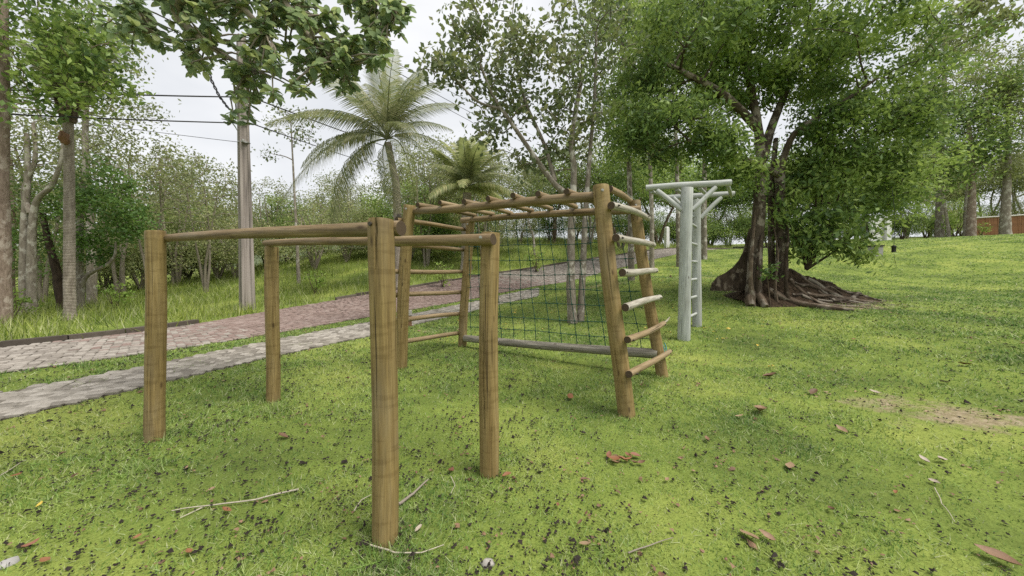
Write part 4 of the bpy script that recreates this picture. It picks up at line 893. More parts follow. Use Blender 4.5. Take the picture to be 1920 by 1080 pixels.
# ------------------------------------------------------------------ near tree with large round leaves (its trunk stands behind the viewer, at left)
def big_leaf(name, m, seed):
    rr = random.Random(seed); mb = MB(); n = 7; vs = []; cu = rr.uniform(.1, .35); fo = rr.uniform(.1, .3); ou = [0.06, .32, .43, .46, .42, .3, .10]
    for i in range(n):
        t = i / (n - 1); z = -cu * t * t * .5
        for s in (-1, 0, 1): vs.append((t, s * ou[i] * .62, z + abs(s) * ou[i] * fo + .012 * math.sin(i * 2.1 + s)))
    vs += [(-.28, 0.012, .02), (-.28, -.012, .02)]; fs = []
    for i in range(n - 1):
        for k in (0, 1): a = i * 3 + k; fs.append((a, a + 1, a + 4, a + 3))
    fs.append((21, 22, 0, 2)); mb.add(vs, fs, None, 0, rr.random()); return mb.mesh(name, m, True)
nb = Vector((-2.6, -1.6, g1(-2.6, -1.6)))
nt_ = empty('large_leaf_tree', nb, 'near tree whose large round leaves hang into the top left of the view', 'tree'); mb = MB()
mb.tube([nb - Vector((0, 0, .2)), nb + Vector((.05, .1, 1.3)), nb + Vector((.1, .3, 2.8)), nb + Vector((.3, .9, 4.2)), nb + Vector((.4, 1.2, 5.6))], [.24, .18, .15, .12, .06], 12, wob=.15)
hub = nb + Vector((.3, .9, 4.2)); YL = 3.7; anchors = []
limbs = [[hub, P(300, -120, YL - .6), P(330, 20, YL), P(400, 90, YL), P(470, 130, YL + .1)], [hub, P(470, -160, YL - .7), P(520, -20, YL), P(580, 70, YL), P(640, 120, YL)], [hub, P(600, -170, YL - .6), P(680, -40, YL), P(740, 20, YL)],
         [hub, P(250, -140, YL - .5), P(250, 0, YL), P(290, 60, YL)], [hub, P(400, -150, YL - .8), P(430, -20, YL - .2), P(500, 60, YL - .2)]]
for lb in limbs:
    pts = []
    for i in range(len(lb) - 1):
        p0, p1, p2, p3 = lb[max(i - 1, 0)], lb[i], lb[i + 1], lb[min(i + 2, len(lb) - 1)]
        for k in range(5):
            t = k / 5; pts.append(.5 * ((2 * p1) + (-p0 + p2) * t + (2 * p0 - 5 * p1 + 4 * p2 - p3) * t * t + (-p0 + 3 * p1 - 3 * p2 + p3) * t ** 3))
    pts.append(lb[-1]); n = len(pts); mb.tube(pts, [.07 * (1 - k / n) + .012 for k in range(n)], 7); anchors += pts[7:]
LV = [big_leaf('leaf', L_NEAR, k) for k in range(6)]; rl_ = random.Random(4); nl = 0; tip_list = []
regions = [(230, 25, 50, 45, 12), (330, 30, 90, 70, 24), (440, 70, 110, 90, 36), (560, 80, 110, 90, 38), (660, 60, 100, 80, 28), (480, 165, 60, 40, 10), (600, 150, 80, 40, 14), (270, 60, 45, 40, 8), (730, 30, 50, 60, 12), (520, 0, 230, 40, 34), (440, 222, 40, 14, 3), (690, 105, 60, 40, 12), (370, 110, 40, 40, 8), (400, 0, 120, 50, 16)]
for cx, cy, rx, ry, k in regions:
    for _ in range(int(k * 1.45)):
        a = rl_.uniform(0, 6.28); q = rl_.random() ** .5; tgt = P(cx + rx * q * math.cos(a), cy + ry * q * math.sin(a), YL + rl_.uniform(-.35, .6))
        s = min(anchors, key=lambda p: (p - tgt).length); pts = curve(s, tgt, .05, 4, .08, rl_); mb.tube(pts, [.013, .011, .009, .007, .006], 5); tip_list.append((pts[-2], pts[-1]))
part('trunk', mb, M_TWIG, nt_)
rest = MB()
for p, q in tip_list:
    d0 = (q - p).normalized(); nn = rl_.randint(9, 14)
    for k in range(nn):
        a = k * 2.4 + rl_.random(); loc = q - nb - d0 * rl_.uniform(0, .12); s = rl_.uniform(.05, .12); eu = (rl_.uniform(-.5, .5), rl_.uniform(-.5, .9), math.atan2(d0.y, d0.x) + a); me = LV[rl_.randrange(6)]; nl += 1
        if nl <= 300 or q.z > 99:
            o = link('leaf', me, nt_, loc); o.scale = (s, s, s); o.rotation_euler = eu
        else:
            M_ = Matrix.LocRotScale(loc + nb, __import__('mathutils').Euler(eu), (s, s, s)); rest.add([M_ @ v.co for v in me.vertices], [tuple(f.vertices) for f in me.polygons], None, 0, rl_.random())
o = part('leaf_mass', rest, L_NEAR, nt_); o['kind'] = 'stuff'

# ------------------------------------------------------------------ trees beyond the lane, at left
def gat(px, Y): q = P(px, HOR, Y); return Vector((q.x, Y, g1(q.x, Y)))
def stem(px_pts, Y): return [P(x, y, Y) for x, y in px_pts]
e0 = gat(2, 9.0)
make_tree('edge_tree', 'pinkish rough-barked trunk cut off by the left edge of the view', e0, [(([e0 - Vector((0, 0, .2))] + stem([(3, 480), (1, 330), (4, 180), (2, 40), (8, -120)], 9.0)), .165, .11)],
          [pxblob(40, 60, 8.6, 60, 70, .8, 16), pxblob(90, -10, 8.6, 90, 60, 1, 22), pxblob(70, 170, 8.8, 70, 70, .8, 16), pxblob(150, 90, 9.2, 70, 90, .9, 30), pxblob(180, 180, 9.4, 50, 50, .8, 14)],   .17, L_BIG, M_BARKR, seed=31, per=30, crad=.28, aspect=.55, side=14)
def simple(name, label, px, Y, path, r, blobs, leaf, lm, bm, seed, per=40, crad=.4, aspect=.5, more=(), cat='tree', **kw):
    b = gat(px, Y); st = [([b - Vector((0, 0, .15))] + stem(path, Y), r[0], r[1])] + [(stem(p, Y), q0, q1) for p, q0, q1 in more]
    return make_tree(name, label, b, st, [pxblob(x, y, Y + dy, rx, ry, rd, k) for x, y, dy, rx, ry, rd, k in blobs], leaf, lm, bm, cat, None, seed, per, crad, aspect, **kw)
simple('twin_stem_tree', 'pale twin-stemmed tree left of the grey palm trunk', 44, 11.3, [(45, 520), (46, 420), (52, 330), (50, 250)], (.13, .06),
       [(60, 200, 0, 80, 90, 1.2, 30), (20, 330, .3, 50, 60, .9, 16), (100, 290, .4, 50, 60, .8, 14)], .12, L_OLIVE, M_BARKP, 41, 36, .33, more=([([(60, 585), (59, 500), (61, 420), (70, 375), (95, 350), (112, 310), (120, 260)], .13, .04)] + [([(58, 400), (45, 360), (66, 300), (62, 230)], .09, .04)]))
simple('leaning_tree', 'short dark leaning tree just left of the grey palm trunk', 119, 12.2, [(112, 540), (104, 500), (92, 455), (80, 400)], (.16, .07), [(80, 380, 0, 50, 45, .9, 16), (50, 440, .3, 50, 40, .8, 14), (20, 500, .5, 40, 30, .8, 10)], .11, L_DARK, M_BARKD, 42, 70, .33)
simple('dark_crowned_tree', 'dense dark green rounded tree right of the grey palm trunk', 147, 12.6, [(149, 520), (150, 430), (155, 350), (158, 300)], (.15, .05),
       [(205, 400, 0, 62, 55, 1.2, 44), (170, 470, 0, 40, 35, .8, 14), (190, 340, .3, 50, 50, 1, 20)], .13, L_DARK, M_BARKP, 43, 80, .27, more=([([(150, 540), (165, 515), (200, 497), (215, 480), (217, 455)], .09, .03)]))
simple('tall_left_tree', 'tall loose-crowned tree rising behind the grey palm at left', 170, 14.5, [(172, 500), (168, 380), (160, 260), (165, 150), (180, 60)], (.17, .06),
       [(180, 130, 0, 90, 120, 1.8, 48), (250, 230, 0, 60, 60, 1.2, 20), (120, 60, 0, 90, 80, 1.6, 30), (210, 60, 0, 50, 50, 1.2, 14), (280, 290, .3, 60, 50, 1.2, 12)], .14, L_OLIVE, M_BARKP, 44, 34, .36)
simple('far_left_tree', 'shaded tree between the edge trunk and the twin-stemmed tree', 18, 14, [(20, 500), (24, 400), (20, 300)], (.14, .05), [(20, 260, 0, 60, 80, 1.5, 34), (30, 420, 0, 50, 60, 1.2, 26), (40, 130, 0, 70, 80, 1.3, 20)], .13, L_OLIVE, M_BARK, 45, 36, .36)
simple('slender_tree', 'slender bare-stemmed young tree with sparse top between pole and palm', 560, 19, [(558, 480), (554, 400), (549, 300), (545, 225)], (.11, .025),
       [(540, 230, 0, 48, 42, 1.0, 26), (500, 290, 0, 16, 14, .4, 6), (580, 260, 0, 22, 26, .5, 8)], .17, L_BROAD, M_BARKP, 46, 14, .3, .55, minr=.01)
# scrub thicket: a few shapes, copied with their own turn and size
def proto(name, label, seed, h, lm, bm, leaf, blobs, nst, per, crad, cat='bush', minr=.012):
    rr = random.Random(seed); sp, tk = {'airy_tree': (.06, .011), 'scrub_tree': (.10, .013)}.get(name, (.15, .016)); b = Vector((0, 0, 0)); st = []
    for k in range(nst):
        a = k * 6.28 / nst + rr.random(); st.append(([b + Vector((rr.uniform(-.1, .1), rr.uniform(-.1, .1), -.1)), b + Vector((math.cos(a) * sp * h * .5, math.sin(a) * sp * h * .5, h * .2)), b + Vector((math.cos(a + .4) * sp * h, math.sin(a + .4) * sp * h, h * .42)), b + Vector((math.cos(a) * sp * 1.6 * h, math.sin(a) * sp * 1.6 * h, h * .75))], tk * h, tk * .35 * h))
    return make_tree(name, label, b, st, [(Vector((x * h, y * h, z * h)), (rx * h, ry * h, rz * h), k) for x, y, z, rx, ry, rz, k in blobs], leaf, lm, bm, cat, None, seed, per, crad, .5, minr=minr)
BB = [(0, 0, .62, .45, .45, .36, 46), (.3, .1, .42, .3, .3, .25, 22), (-.3, -.1, .42, .3, .3, .25, 22), (0, -.25, .28, .4, .25, .2, 16)]
TB = [(0, 0, .72, .34, .34, .27, 44), (.2, .1, .52, .22, .22, .16, 18), (-.2, 0, .55, .22, .22, .18, 18)]
protos = {}
def place(kind, px, Y, h, label, group=None, rot=None, sy=1.0):
    src = protos[kind]
    if isinstance(src, tuple): src = protos[kind] = proto(*src); first = True
    else: first = False
    if src.get('used'): o = copy_tree(src)
    else: o = src; src['used'] = 1
    q = gat(px, Y); o.location = q; o.rotation_euler = (0, 0, random.uniform(0, 6.28) if rot is None else rot); s = h / PH[kind]; o.scale = (s, s, s * sy)
    o['label'] = label
    if group: o['group'] = group
    return o
PH = {'scrub': 4, 'dry': 4, 'tree': 7, 'green': 4, 'dark': 6, 'thin': 9, 'low': 1.6, 'airy': 7}
protos = {'scrub': ('scrub_bush', 'x', 101, 4, L_SCRUB, M_TWIG, .11, BB, 6, 85, .34), 'dry': ('dry_bush', 'x', 102, 4, L_SCRUB, M_TWIG, .10, BB, 9, 42, .34),
          'tree': ('scrub_tree', 'x', 103, 7, L_OLIVE, M_BARKP, .16, TB, 3, 70, .45, 'tree'), 'green': ('green_bush', 'x', 104, 4, L_BIG, M_BARK, .12, BB, 5, 90, .36),
          'dark': ('shade_tree', 'x', 105, 6, L_BIG, M_BARK, .15, TB, 2, 110, .45, 'tree'), 'thin': ('tall_thin_tree', 'x', 106, 9, L_OLIVE, M_BARKP, .2, [(0, 0, .8, .24, .24, .2, 40), (.1, .05, .62, .18, .18, .12, 16)], 1, 70, .5, 'tree'),
          'airy': ('airy_tree', 'x', 108, 7, L_OLIVE, M_TWIG, .14, [(0, 0, .8, .36, .36, .17, 40), (.22, .1, .6, .2, .2, .14, 16), (-.24, -.05, .62, .2, .2, .15, 16), (0, -.1, .42, .3, .3, .1, 10)], 3, 26, .34, 'tree', .014),
          'low': ('low_plant', 'x', 107, 1.6, L_LIME, M_BARK, .16, [(0, 0, .5, .4, .4, .4, 16)], 5, 16, .16, 'plant')}
G1 = 'thicket beyond the lane'
for a in (('scrub', 262, 20, 4.0, 'pale scrub bush just left of the leftmost post top'), ('dry', 300, 22, 5.4, 'twiggy dry bush rising behind the leftmost post'), ('scrub', 352, 24, 5.8, 'tall olive scrub bush left of the utility pole'),
          ('dry', 410, 22, 4.6, 'dry twiggy bush touching the left side of the utility pole'), ('scrub', 500, 25, 4.2, 'olive bush just right of the utility pole'), ('dry', 590, 22, 4.4, 'dry bush behind the slender young tree'),
          ('scrub', 650, 24, 4.2, 'olive bush left of the coconut palm trunk'), ('tree', 330, 27, 9.5, 'tall scrub tree behind the bushes left of the pole'), ('tree', 262, 26, 8.0, 'scrub tree between the dark rounded tree and the leftmost post'),
          ('tree', 430, 30, 8.0, 'scrub tree showing behind the utility pole'), ('tree', 520, 33, 7.2, 'far scrub tree between the pole and the slender tree'), ('tree', 620, 34, 7.6, 'far scrub tree left of the palm'),
          ('scrub', 700, 26, 4.2, 'olive bush at the foot of the coconut palm'), ('green', 800, 24, 5.6, 'green bush between the two palms'), ('tree', 780, 30, 9.0, 'scrub tree rising between the two palms'),
          ('scrub', 850, 26, 4.6, 'scrub bush below the bushy palm'), ('tree', 930, 33, 8.5, 'scrub tree right of the bushy palm'), ('dry', 930, 27, 3.6, 'dry bush seen through the left of the rope net'),
          ('tree', 850, 38, 10, 'far tree behind the bushy palm'), ('dry', 770, 24, 3.4, 'dry bush seen between the left ladder rungs'), ('low', 830, 16.5, 1.3, 'low leafy plant on the bank seen through the left ladder'),
          ('low', 215, 12.4, 1.1, 'low leafy plant under the dark rounded tree'), ('low', 20, 9.8, 1.0, 'low leafy plant at the left edge behind the kerb'), ('low', 590, 15.5, 1.2, 'low leafy plant on the bank right of the utility pole'),
          ('scrub', 60, 18, 3.4, 'green bush behind the twin-stemmed tree'), ('tree', 110, 24, 8.5, 'tall tree behind the grey palm trunk'), ('tree', 0, 22, 8.5, 'tall scrub tree behind the left edge trunk'),
          ('scrub', 160, 18, 3.6, 'scrub bush behind the dark rounded tree'), ('low', 1005, 21, 1.6, 'bright low plant seen through the upper net'),
          ('airy', 285, 16, 7.2, 'tall airy tree with sky showing through, left of the pole and its bushes'), ('airy', 385, 18, 6.9, 'airy twiggy tree close on the left of the utility pole'), ('airy', 330, 21, 8.6, 'tall airy tree midway between grey palm and utility pole'),
          ('airy', 225, 18, 8.8, 'tall airy tree above the dark rounded tree'), ('airy', 505, 24, 6.2, 'small airy tree just right of the utility pole'), ('airy', 650, 28, 6.6, 'small airy tree left of the coconut palm'), ('airy', 800, 22, 7.4, 'airy tree between coconut palm and bushy palm'),
          ('airy', 905, 26, 8.6, 'airy tree behind the bushy palm, to its right'), ('airy', 840, 29, 9.4, 'airy tree just behind the bushy palm crown'), ('airy', 75, 15, 8.5, 'airy tree behind the twin-stemmed tree'),
          ('scrub', 280, 22, 5.0, 'olive bush filling the gap left of the tall scrub tree'), ('green', 380, 24, 5.2, 'green bush behind the dry bush left of the pole'), ('scrub', 445, 22, 4.6, 'olive bush hidden partly by the utility pole'),
          ('green', 540, 26, 5.0, 'green bush behind the slender young tree'), ('scrub', 610, 29, 5.2, 'far olive bush between slender tree and palm'), ('scrub', 680, 31, 5.6, 'far olive bush left of the palm trunk'), ('green', 740, 27, 5.2, 'green bush right behind the palm trunk'),
          ('scrub', 820, 30, 6.4, 'tall olive bush left of the bushy palm'), ('green', 890, 30, 5.4, 'green bush under the bushy palm crown'), ('scrub', 200, 20, 4.6, 'olive bush behind the dark rounded tree, to its right')):
    place(*a, group=G1)
G2 = 'trees at the back of the lawn'
for a in (('thin', 1000, 27, 7.0, 'thin dark-stemmed tree seen through the left half of the net'), ('dark', 1040, 34, 9.0, 'shade tree behind the round-leaf tree'), ('tree', 1105, 33, 10.5, 'scrub tree behind the right half of the net'),
          ('dark', 1165, 30, 9.5, 'shade tree behind the right ladder'), ('dark', 1235, 38, 12, 'tall shade tree behind the white marker post'), ('green', 1200, 40, 4.5, 'green bush beyond the bend of the lane'),
          ('green', 1290, 42, 5.5, 'green bush left of the pull-up frame post'), ('green', 1365, 43, 5.5, 'green bush between pull-up frame and big tree'), ('dark', 1330, 46, 13, 'shade tree behind the pull-up frame'),
          ('dark', 1410, 46, 13, 'shade tree hidden behind the big trunks'), ('green', 1440, 40, 5, 'green bush behind the two big trunks'), ('dark', 1500, 42, 12, 'shade tree behind the broad-leaved shrub'), ('green', 1560, 38, 4.5, 'green bush behind the shrub'),
          ('dark', 1580, 44, 11, 'shade tree left of the white wall'), ('green', 1690, 40, 4.2, 'green bush right of the white wall'), ('green', 1735, 42, 4.2, 'green bush midway between white wall and fence'), ('scrub', 1770, 43, 4.2, 'olive bush left of the fence'),
          ('tree', 1700, 48, 12, 'tall tree behind the white wall'), ('tree', 1780, 50, 12, 'tall tree behind the left end of the fence'), ('tree', 1850, 48, 12, 'tall tree behind the middle of the fence'), ('tree', 1915, 46, 13, 'tall tree behind the right end of the fence'),
          ('scrub', 1880, 46, 5, 'olive bush behind the fence'), ('low', 1790, 37, 3.2, 'bright green leafy plant near the left end of the fence'), ('low', 1838, 36.5, 1.6, 'small yellowish plant in front of the fence'),
          ('green', 1620, 41, 4.4, 'green bush just left of the white wall'), ('scrub', 975, 33, 3.6, 'olive bush on the crest seen through the left of the net'), ('green', 1030, 36, 4.0, 'green bush on the crest behind the net centre'),
          ('scrub', 1080, 38, 4.4, 'olive bush on the crest right of the net centre'), ('green', 1130, 38, 4.6, 'green bush on the crest behind the front ladder post'), ('scrub', 1175, 42, 5.0, 'olive bush on the crest between the ladder posts'),
          ('green', 1245, 44, 4.6, 'green bush right behind the white marker post'), ('scrub', 1325, 48, 6.0, 'olive bush far behind the pull-up frame'), ('dark', 1285, 52, 14, 'tall shade tree far behind the pull-up beam'), ('green', 1400, 48, 6.0, 'green bush left of the big trunks'),
          ('dark', 1460, 54, 13, 'far shade tree behind the forked trunks'), ('green', 1480, 46, 6, 'green bush seen between the trunks and the shrub'), ('dark', 1640, 50, 12, 'far shade tree right behind the white wall'), ('green', 1800, 46, 5.5, 'green bush behind the reddish trunk'),
          ('dark', 1740, 54, 13, 'far shade tree between white wall and fence')):
    place(*a, group=G2)

# slender trunks by the lane, whose crowns close the middle of the view
for k, (px, py, xs, wpx, lab, bm) in enumerate(((1184, 526, (1184, 1182, 1178, 1170), 13, 'mottled slender tree just right of the front ladder post', M_BARKM), (1222, 503, (1222, 1222, 1218, 1214), 10, 'grey slender tree behind the rear ladder post', M_BARKP),
                                           (1273, 500, (1273, 1271, 1268, 1260), 10, 'mottled slender tree just left of the pale pull-up frame', M_BARKM), (1320, 486, (1320, 1320, 1321, 1318), 12, 'pale mottled slender tree right of the pull-up frame posts', M_BARKM))):
    b = ground(px, py); Y = b.y; s = Y / FPX
    make_tree('slender_trunk_tree', lab, b, [([b - Vector((0, 0, .1)), P(xs[1], 400, Y), P(xs[2], 280, Y), P(xs[3], 140, Y), P(xs[3] - 6, 20, Y)], wpx * s / 2, .05)],
              [pxblob(xs[3], 130, Y, 75, 130, 1.8, 46), pxblob(xs[3] - 10, 10, Y, 80, 70, 1.6, 24), pxblob(xs[2], 270, Y, 50, 40, 1.2, 14)], .16, (L_BIG, L_OLIVE)[k % 2], bm, 'tree', 'slender trees beside the lane', 60 + k, 110, .40, .45, side=10)
# right edge trees
for k, (px, py, Y, w_, pth, lab, bm, lm, bl) in enumerate((
        (1819, 447, 34, 15, [(1821, 400), (1823, 360), (1822, 300), (1815, 220)], 'reddish-trunked tree at the left end of the wooden fence', M_BARKR, L_BIG, [(1820, 250, 0, 60, 70, 2.5, 46), (1790, 330, 0, 40, 26, 1.6, 14), (1850, 180, 0, 70, 60, 2.5, 34)]),
        (1883, 444, 34, 17, [(1885, 400), (1888, 350), (1890, 280), (1890, 190)], 'pale-trunked tree standing in front of the fence', M_BARKP, L_OLIVE, [(1895, 220, 0, 60, 70, 2.5, 50), (1900, 310, 0, 40, 26, 1.6, 14), (1880, 140, 0, 70, 50, 2.2, 30)]),
        (1808, 447, 36, 7, [(1810, 400), (1812, 350), (1806, 300)], 'thin grey tree just left of the reddish trunk', M_BARKP, L_OLIVE, [(1800, 290, 0, 40, 40, 2, 20)]),
        (1779, 447, 35, 6, [(1775, 410), (1768, 370), (1755, 330), (1750, 290)], 'thin leaning tree at the back of the lawn left of the fence', M_BARKP, L_OLIVE, [(1740, 290, 0, 50, 40, 2, 24)]),
        (1760, 446, 38, 14, [(1762, 380), (1765, 280), (1770, 160), (1772, 60)], 'tall pale tree behind the big crown at upper right', M_BARKP, L_OLIVE, [(1760, 150, 0, 80, 90, 3, 60), (1800, 90, 0, 60, 50, 2.5, 24), (1700, 210, 0, 60, 60, 2.5, 30)]))):
    b = gat(px, Y); b.z = min(b.z, P(px, py, Y).z + .3); s = Y / FPX
    make_tree('back_tree', lab, b, [([b - Vector((0, 0, .2))] + [P(x, y, Y) for x, y in pth], w_ * s / 2, w_ * s / 6)], [pxblob(x, y, Y + dy, rx, ry, rd, n) for x, y, dy, rx, ry, rd, n in bl], .3, lm, bm, 'tree', G2, 80 + k, 75, .75, .5, side=10, minr=.02)
mb_ = gat(1905, 12)
make_tree('overhanging_tree', 'tree off to the right whose feathery branch hangs into the top right corner', Vector((17.5, 11.0, g1(17.5, 11.0))), [([Vector((17.5, 11, g1(17.5, 11) - .2)), Vector((17.4, 11, 5)), Vector((17, 11, 9.5)), P(1880, -40, 11), P(1830, 20, 11)], .2, .03)],
          [pxblob(1830, 10, 11, 70, 30, .9, 30), pxblob(1870, 45, 11, 30, 20, .5, 10)], .22, L_OLIVE, M_BARK, seed=91, per=20, crad=.25, aspect=.4)

# ------------------------------------------------------------------ fence, white wall, posts and small things
fa_, fb_ = gat(1822, 38.5), gat(1990, 37.0); fn = empty('wooden_fence', fa_, 'reddish brown vertical board fence with pale cap at the far right', 'fence'); d = (fb_ - fa_); n = 66
bm_ = []
for v in range(4):
    mb = MB(); mb.box((0, 0, 1.02), .148 * (.96 + .01 * v), .03, 2.08 + .02 * v, 0, 0, .98); bm_.append(mb.mesh('fence_board', M_FENCE, False))
rot = math.atan2(d.y, d.x)
for k in range(n):
    q = fa_.lerp(fb_, k / n); o = link('fence_board', bm_[random.randrange(4)], fn, Vector((q.x, q.y + random.uniform(-.01, .01), g1(q.x, q.y) - .05)) - fa_); o.rotation_euler = (random.uniform(-.01, .01), random.uniform(-.012, .012), rot)
for k in range(0, n, 11):
    q = fa_.lerp(fb_, k / n); q2 = fa_.lerp(fb_, min(1, (k + 11) / n)); mb = MB(); za, zb = g1(q.x, q.y) + 2.06, g1(q2.x, q2.y) + 2.06
    mb.tube([Vector((q.x, q.y, za)), Vector((q2.x, q2.y, zb))], .075, 6); part('fence_cap', mb, M_CAP, fn)
    mb = MB(); mb.box((q.x, q.y + .1, g1(q.x, q.y) + 1.0), .14, .14, 2.1, rot); part('fence_post', mb, M_FENCE, fn)
wb = gat(1650, 32); ww = empty('gate_pillar', wb, 'white painted wall end with a pillar at the back of the lawn', 'wall'); zt = P(1650, 402, 32).z
mb = MB(); c = P(1660, 450, 32); mb.box((c.x, 31.9, (wb.z - .3 + zt + .1) / 2), .42, .45, zt + .1 - wb.z + .3); part('pillar', mb, M_WHITE, ww, False)
mb = MB(); mb.box((c.x, 31.9, zt + .13), .54, .57, .10); part('pillar_cap', mb, M_WHITE, ww, False)
mb = MB(); c2 = P(1646, 450, 32); mb.box((c2.x - .2, 32, (wb.z - .3 + zt - .25) / 2), .95, .2, zt - .25 - wb.z + .3); part('wall_panel', mb, M_WHITE, ww, False)
q = ground(1250, 465); h = (465 - 428) * q.y / FPX; mp_ = empty('marker_post', q, 'white concrete marker post standing at the far edge of the lane', 'post')
mb = MB(); mb.box((q.x, q.y, q.z + h / 2), .34, .34, h + .1, .3, 0, .92); part('shaft', mb, M_WHITE, mp_, False); mb = MB(); mb.box((q.x, q.y, q.z + h + .08), .30, .30, .1, .3, 0, .6); part('top', mb, M_WHITE, mp_, False)
q = ground(767, 612); gl = empty('garden_bollard', q, 'small brown garden bollard with pale cap beside the footpath behind the left ladder', 'bollard'); s = q.y / FPX
mb = MB(); mb.box((q.x, q.y, q.z + 9 * s), 9 * s, 9 * s, 22 * s, .4); part('stem', mb, M_HUSK, gl, False)
mb = MB(); mb.box((q.x, q.y, q.z + 25 * s), 11 * s, 11 * s, 9 * s, .4, 0, .9); part('cap', mb, M_STONEW, gl, False)
q = ground(1641, 480); bx = empty('inspection_box', q, 'low grey concrete box with dark lid on the lawn right of the shrub', 'box'); s = q.y / FPX
mb = MB(); mb.box((q.x, q.y, q.z + 8 * s), 15 * s, 14 * s, 18 * s); part('body', mb, M_BOX, bx, False); mb = MB(); mb.box((q.x, q.y, q.z + 18.5 * s), 18 * s, 16 * s, 2.5 * s); part('lid', mb, M_DKBOX, bx, False)
Yh = Yt - .6; q = P(1676, 466, Yh); fd = empty('hanging_feeder', q, 'small dark feeder hanging on a cord over the lawn right of the big tree', 'feeder')
mb = MB(); mb.tube([q + Vector((0, 0, .08)), q + Vector((.01, 0, .9)), P(1672, 350, Yh)], .005, 5); part('cord', mb, M_WIRE, fd)
mb = MB(); mb.tube([q + Vector((0, 0, z)) for z in (-.10, -.08, .03, .05, .09)], [.05, .045, .045, .062, .012], 10); part('body', mb, M_DKBOX, fd)
mb = MB(); mb.tube([q + Vector((0, 0, -.1)), q + Vector((.03, 0, -.28)), q + Vector((.10, .02, -.48))], .004, 5); part('trailing_cord', mb, M_WIRE, fd)

# ------------------------------------------------------------------ litter on the lawn
def dry_leaf(seed, m):
    rr = random.Random(seed); mb = MB(); n = 6; ou = [.05, .3, .42, .4, .26, .03]; cu = rr.uniform(.3, .9); fo = rr.uniform(.3, .8); vs = []
    for i in range(n):
        t = i / (n - 1); x = (t - .5) * (1 - .1 * cu)
        for s in (-1, 0, 1): vs.append((x, s * ou[i] * .62 * (1 - .2 * fo), .06 + cu * (t - .5) ** 2 * .8 + abs(s) * ou[i] * fo * .55 + rr.uniform(-.03, .03)))
    fs = [(i * 3 + k, i * 3 + k + 1, i * 3 + k + 4, i * 3 + k + 3) for i in range(n - 1) for k in (0, 1)]; mb.add(vs, fs, None, 0, rr.random()); return mb.mesh('fallen_leaf', m, True)
DL = {k: [dry_leaf(i + j * 7, m) for i in range(4)] for j, (k, m) in enumerate((('brown', D_BROWN), ('orange', D_ORANGE), ('red', D_RED), ('pale', D_PALE), ('tan', D_TAN), ('yellow', D_YELLOW)))}
rf = random.Random(17)
def leaf_at(px, py, col, wpx, label, group=None):
    q = ground(px, py); s = wpx * q.y / FPX / (1 + .15 * abs((px - 960) / FPX)); o = link('fallen_leaf', DL[col][rf.randrange(4)], None, q + Vector((0, 0, .018)))
    o.scale = (s, s, s); o.rotation_euler = (rf.uniform(-.3, .3), rf.uniform(-.3, .3), rf.uniform(0, 6.28)); return tag(o, label, 'leaf', group)
for px, py, col, w_, lab in ((1405, 1015, 'tan', 48, 'large tan fallen leaf, lower right of the lawn'), (1436, 1027, 'brown', 34, 'brown curled leaf touching the large tan one'), (1870, 1066, 'brown', 70, 'long red-brown leaf in the bottom right corner'),
                             (1482, 884, 'tan', 34, 'upright tan leaf on the right lawn below the bare patch'), (950, 903, 'orange', 20, 'bright orange-red leaf right of the front right post foot'), (845, 889, 'red', 22, 'dark red leaf left of the front right post foot'),
                             (1097, 1034, 'tan', 26, 'thin tan leaf standing near the bottom centre'), (785, 1000, 'pale', 22, 'pale grey-pink leaf right of the nearest post foot'), (1765, 874, 'pale', 28, 'pale whitish leaf on the right lawn, right one of a pair'),
                             (1732, 874, 'pale', 26, 'pale whitish leaf on the right lawn, left one of a pair'), (1752, 916, 'pale', 22, 'pale leaf below the whitish pair on the right lawn'), (1810, 689, 'orange', 28, 'orange-tan leaf on the far right lawn above the bare patch'),
                             (1578, 811, 'tan', 26, 'tan leaf below the bare patch'), (1640, 742, 'pale', 22, 'pale leaf in the bare patch'), (1525, 742, 'brown', 28, 'brown leaf left of the bare patch'), (1445, 712, 'brown', 30, 'brown leaf between climbing frame and bare patch'),
                             (1425, 778, 'brown', 48, 'brown leaf clump right of the slanted ladder foot'), (1387, 786, 'tan', 18, 'small tan leaf beside the brown clump right of the ladder'), (1068, 752, 'orange', 26, 'orange-brown leaf under the climbing frame'),
                             (425, 968, 'orange', 24, 'orange leaf beside the long twig at lower left'), (530, 826, 'brown', 26, 'brown leaf between the two left posts'), (398, 928, 'tan', 20, 'tan leaf above the long twig at lower left'),
                             (75, 962, 'yellow', 18, 'yellow leaf on the left lawn'), (30, 900, 'orange', 18, 'orange leaf at the left edge of the lawn'), (354, 1055, 'orange', 26, 'orange leaf at the bottom left, right of a dark clump'),
                             (85, 1060, 'orange', 28, 'orange leaf near the bottom left corner'), (60, 1035, 'red', 30, 'red-brown leaf in the litter at lower left'), (258, 1020, 'orange', 18, 'small orange leaf on the lower left lawn'),
                             (1250, 911, 'brown', 16, 'small brown leaf below the red leaf heap'), (1045, 953, 'red', 14, 'small red-brown leaf below the front right post'), (1088, 997, 'brown', 16, 'small brown leaf low in the middle of the lawn'),
                             (1770, 722, 'pale', 22, 'pale leaf on the right lawn above the bare earth'), (1680, 935, 'orange', 18, 'small orange leaf low on the right lawn'), (1560, 965, 'brown', 24, 'brown curled leaf low on the right lawn'),
                             (1600, 640, 'orange', 10, 'small orange leaf below the root mound'), (1325, 830, 'brown', 20, 'brown leaf right of the ladder foot'), (1095, 908, 'brown', 18, 'brown leaf left of the red leaf heap, lower down')):
    leaf_at(px, py, col, w_, lab)
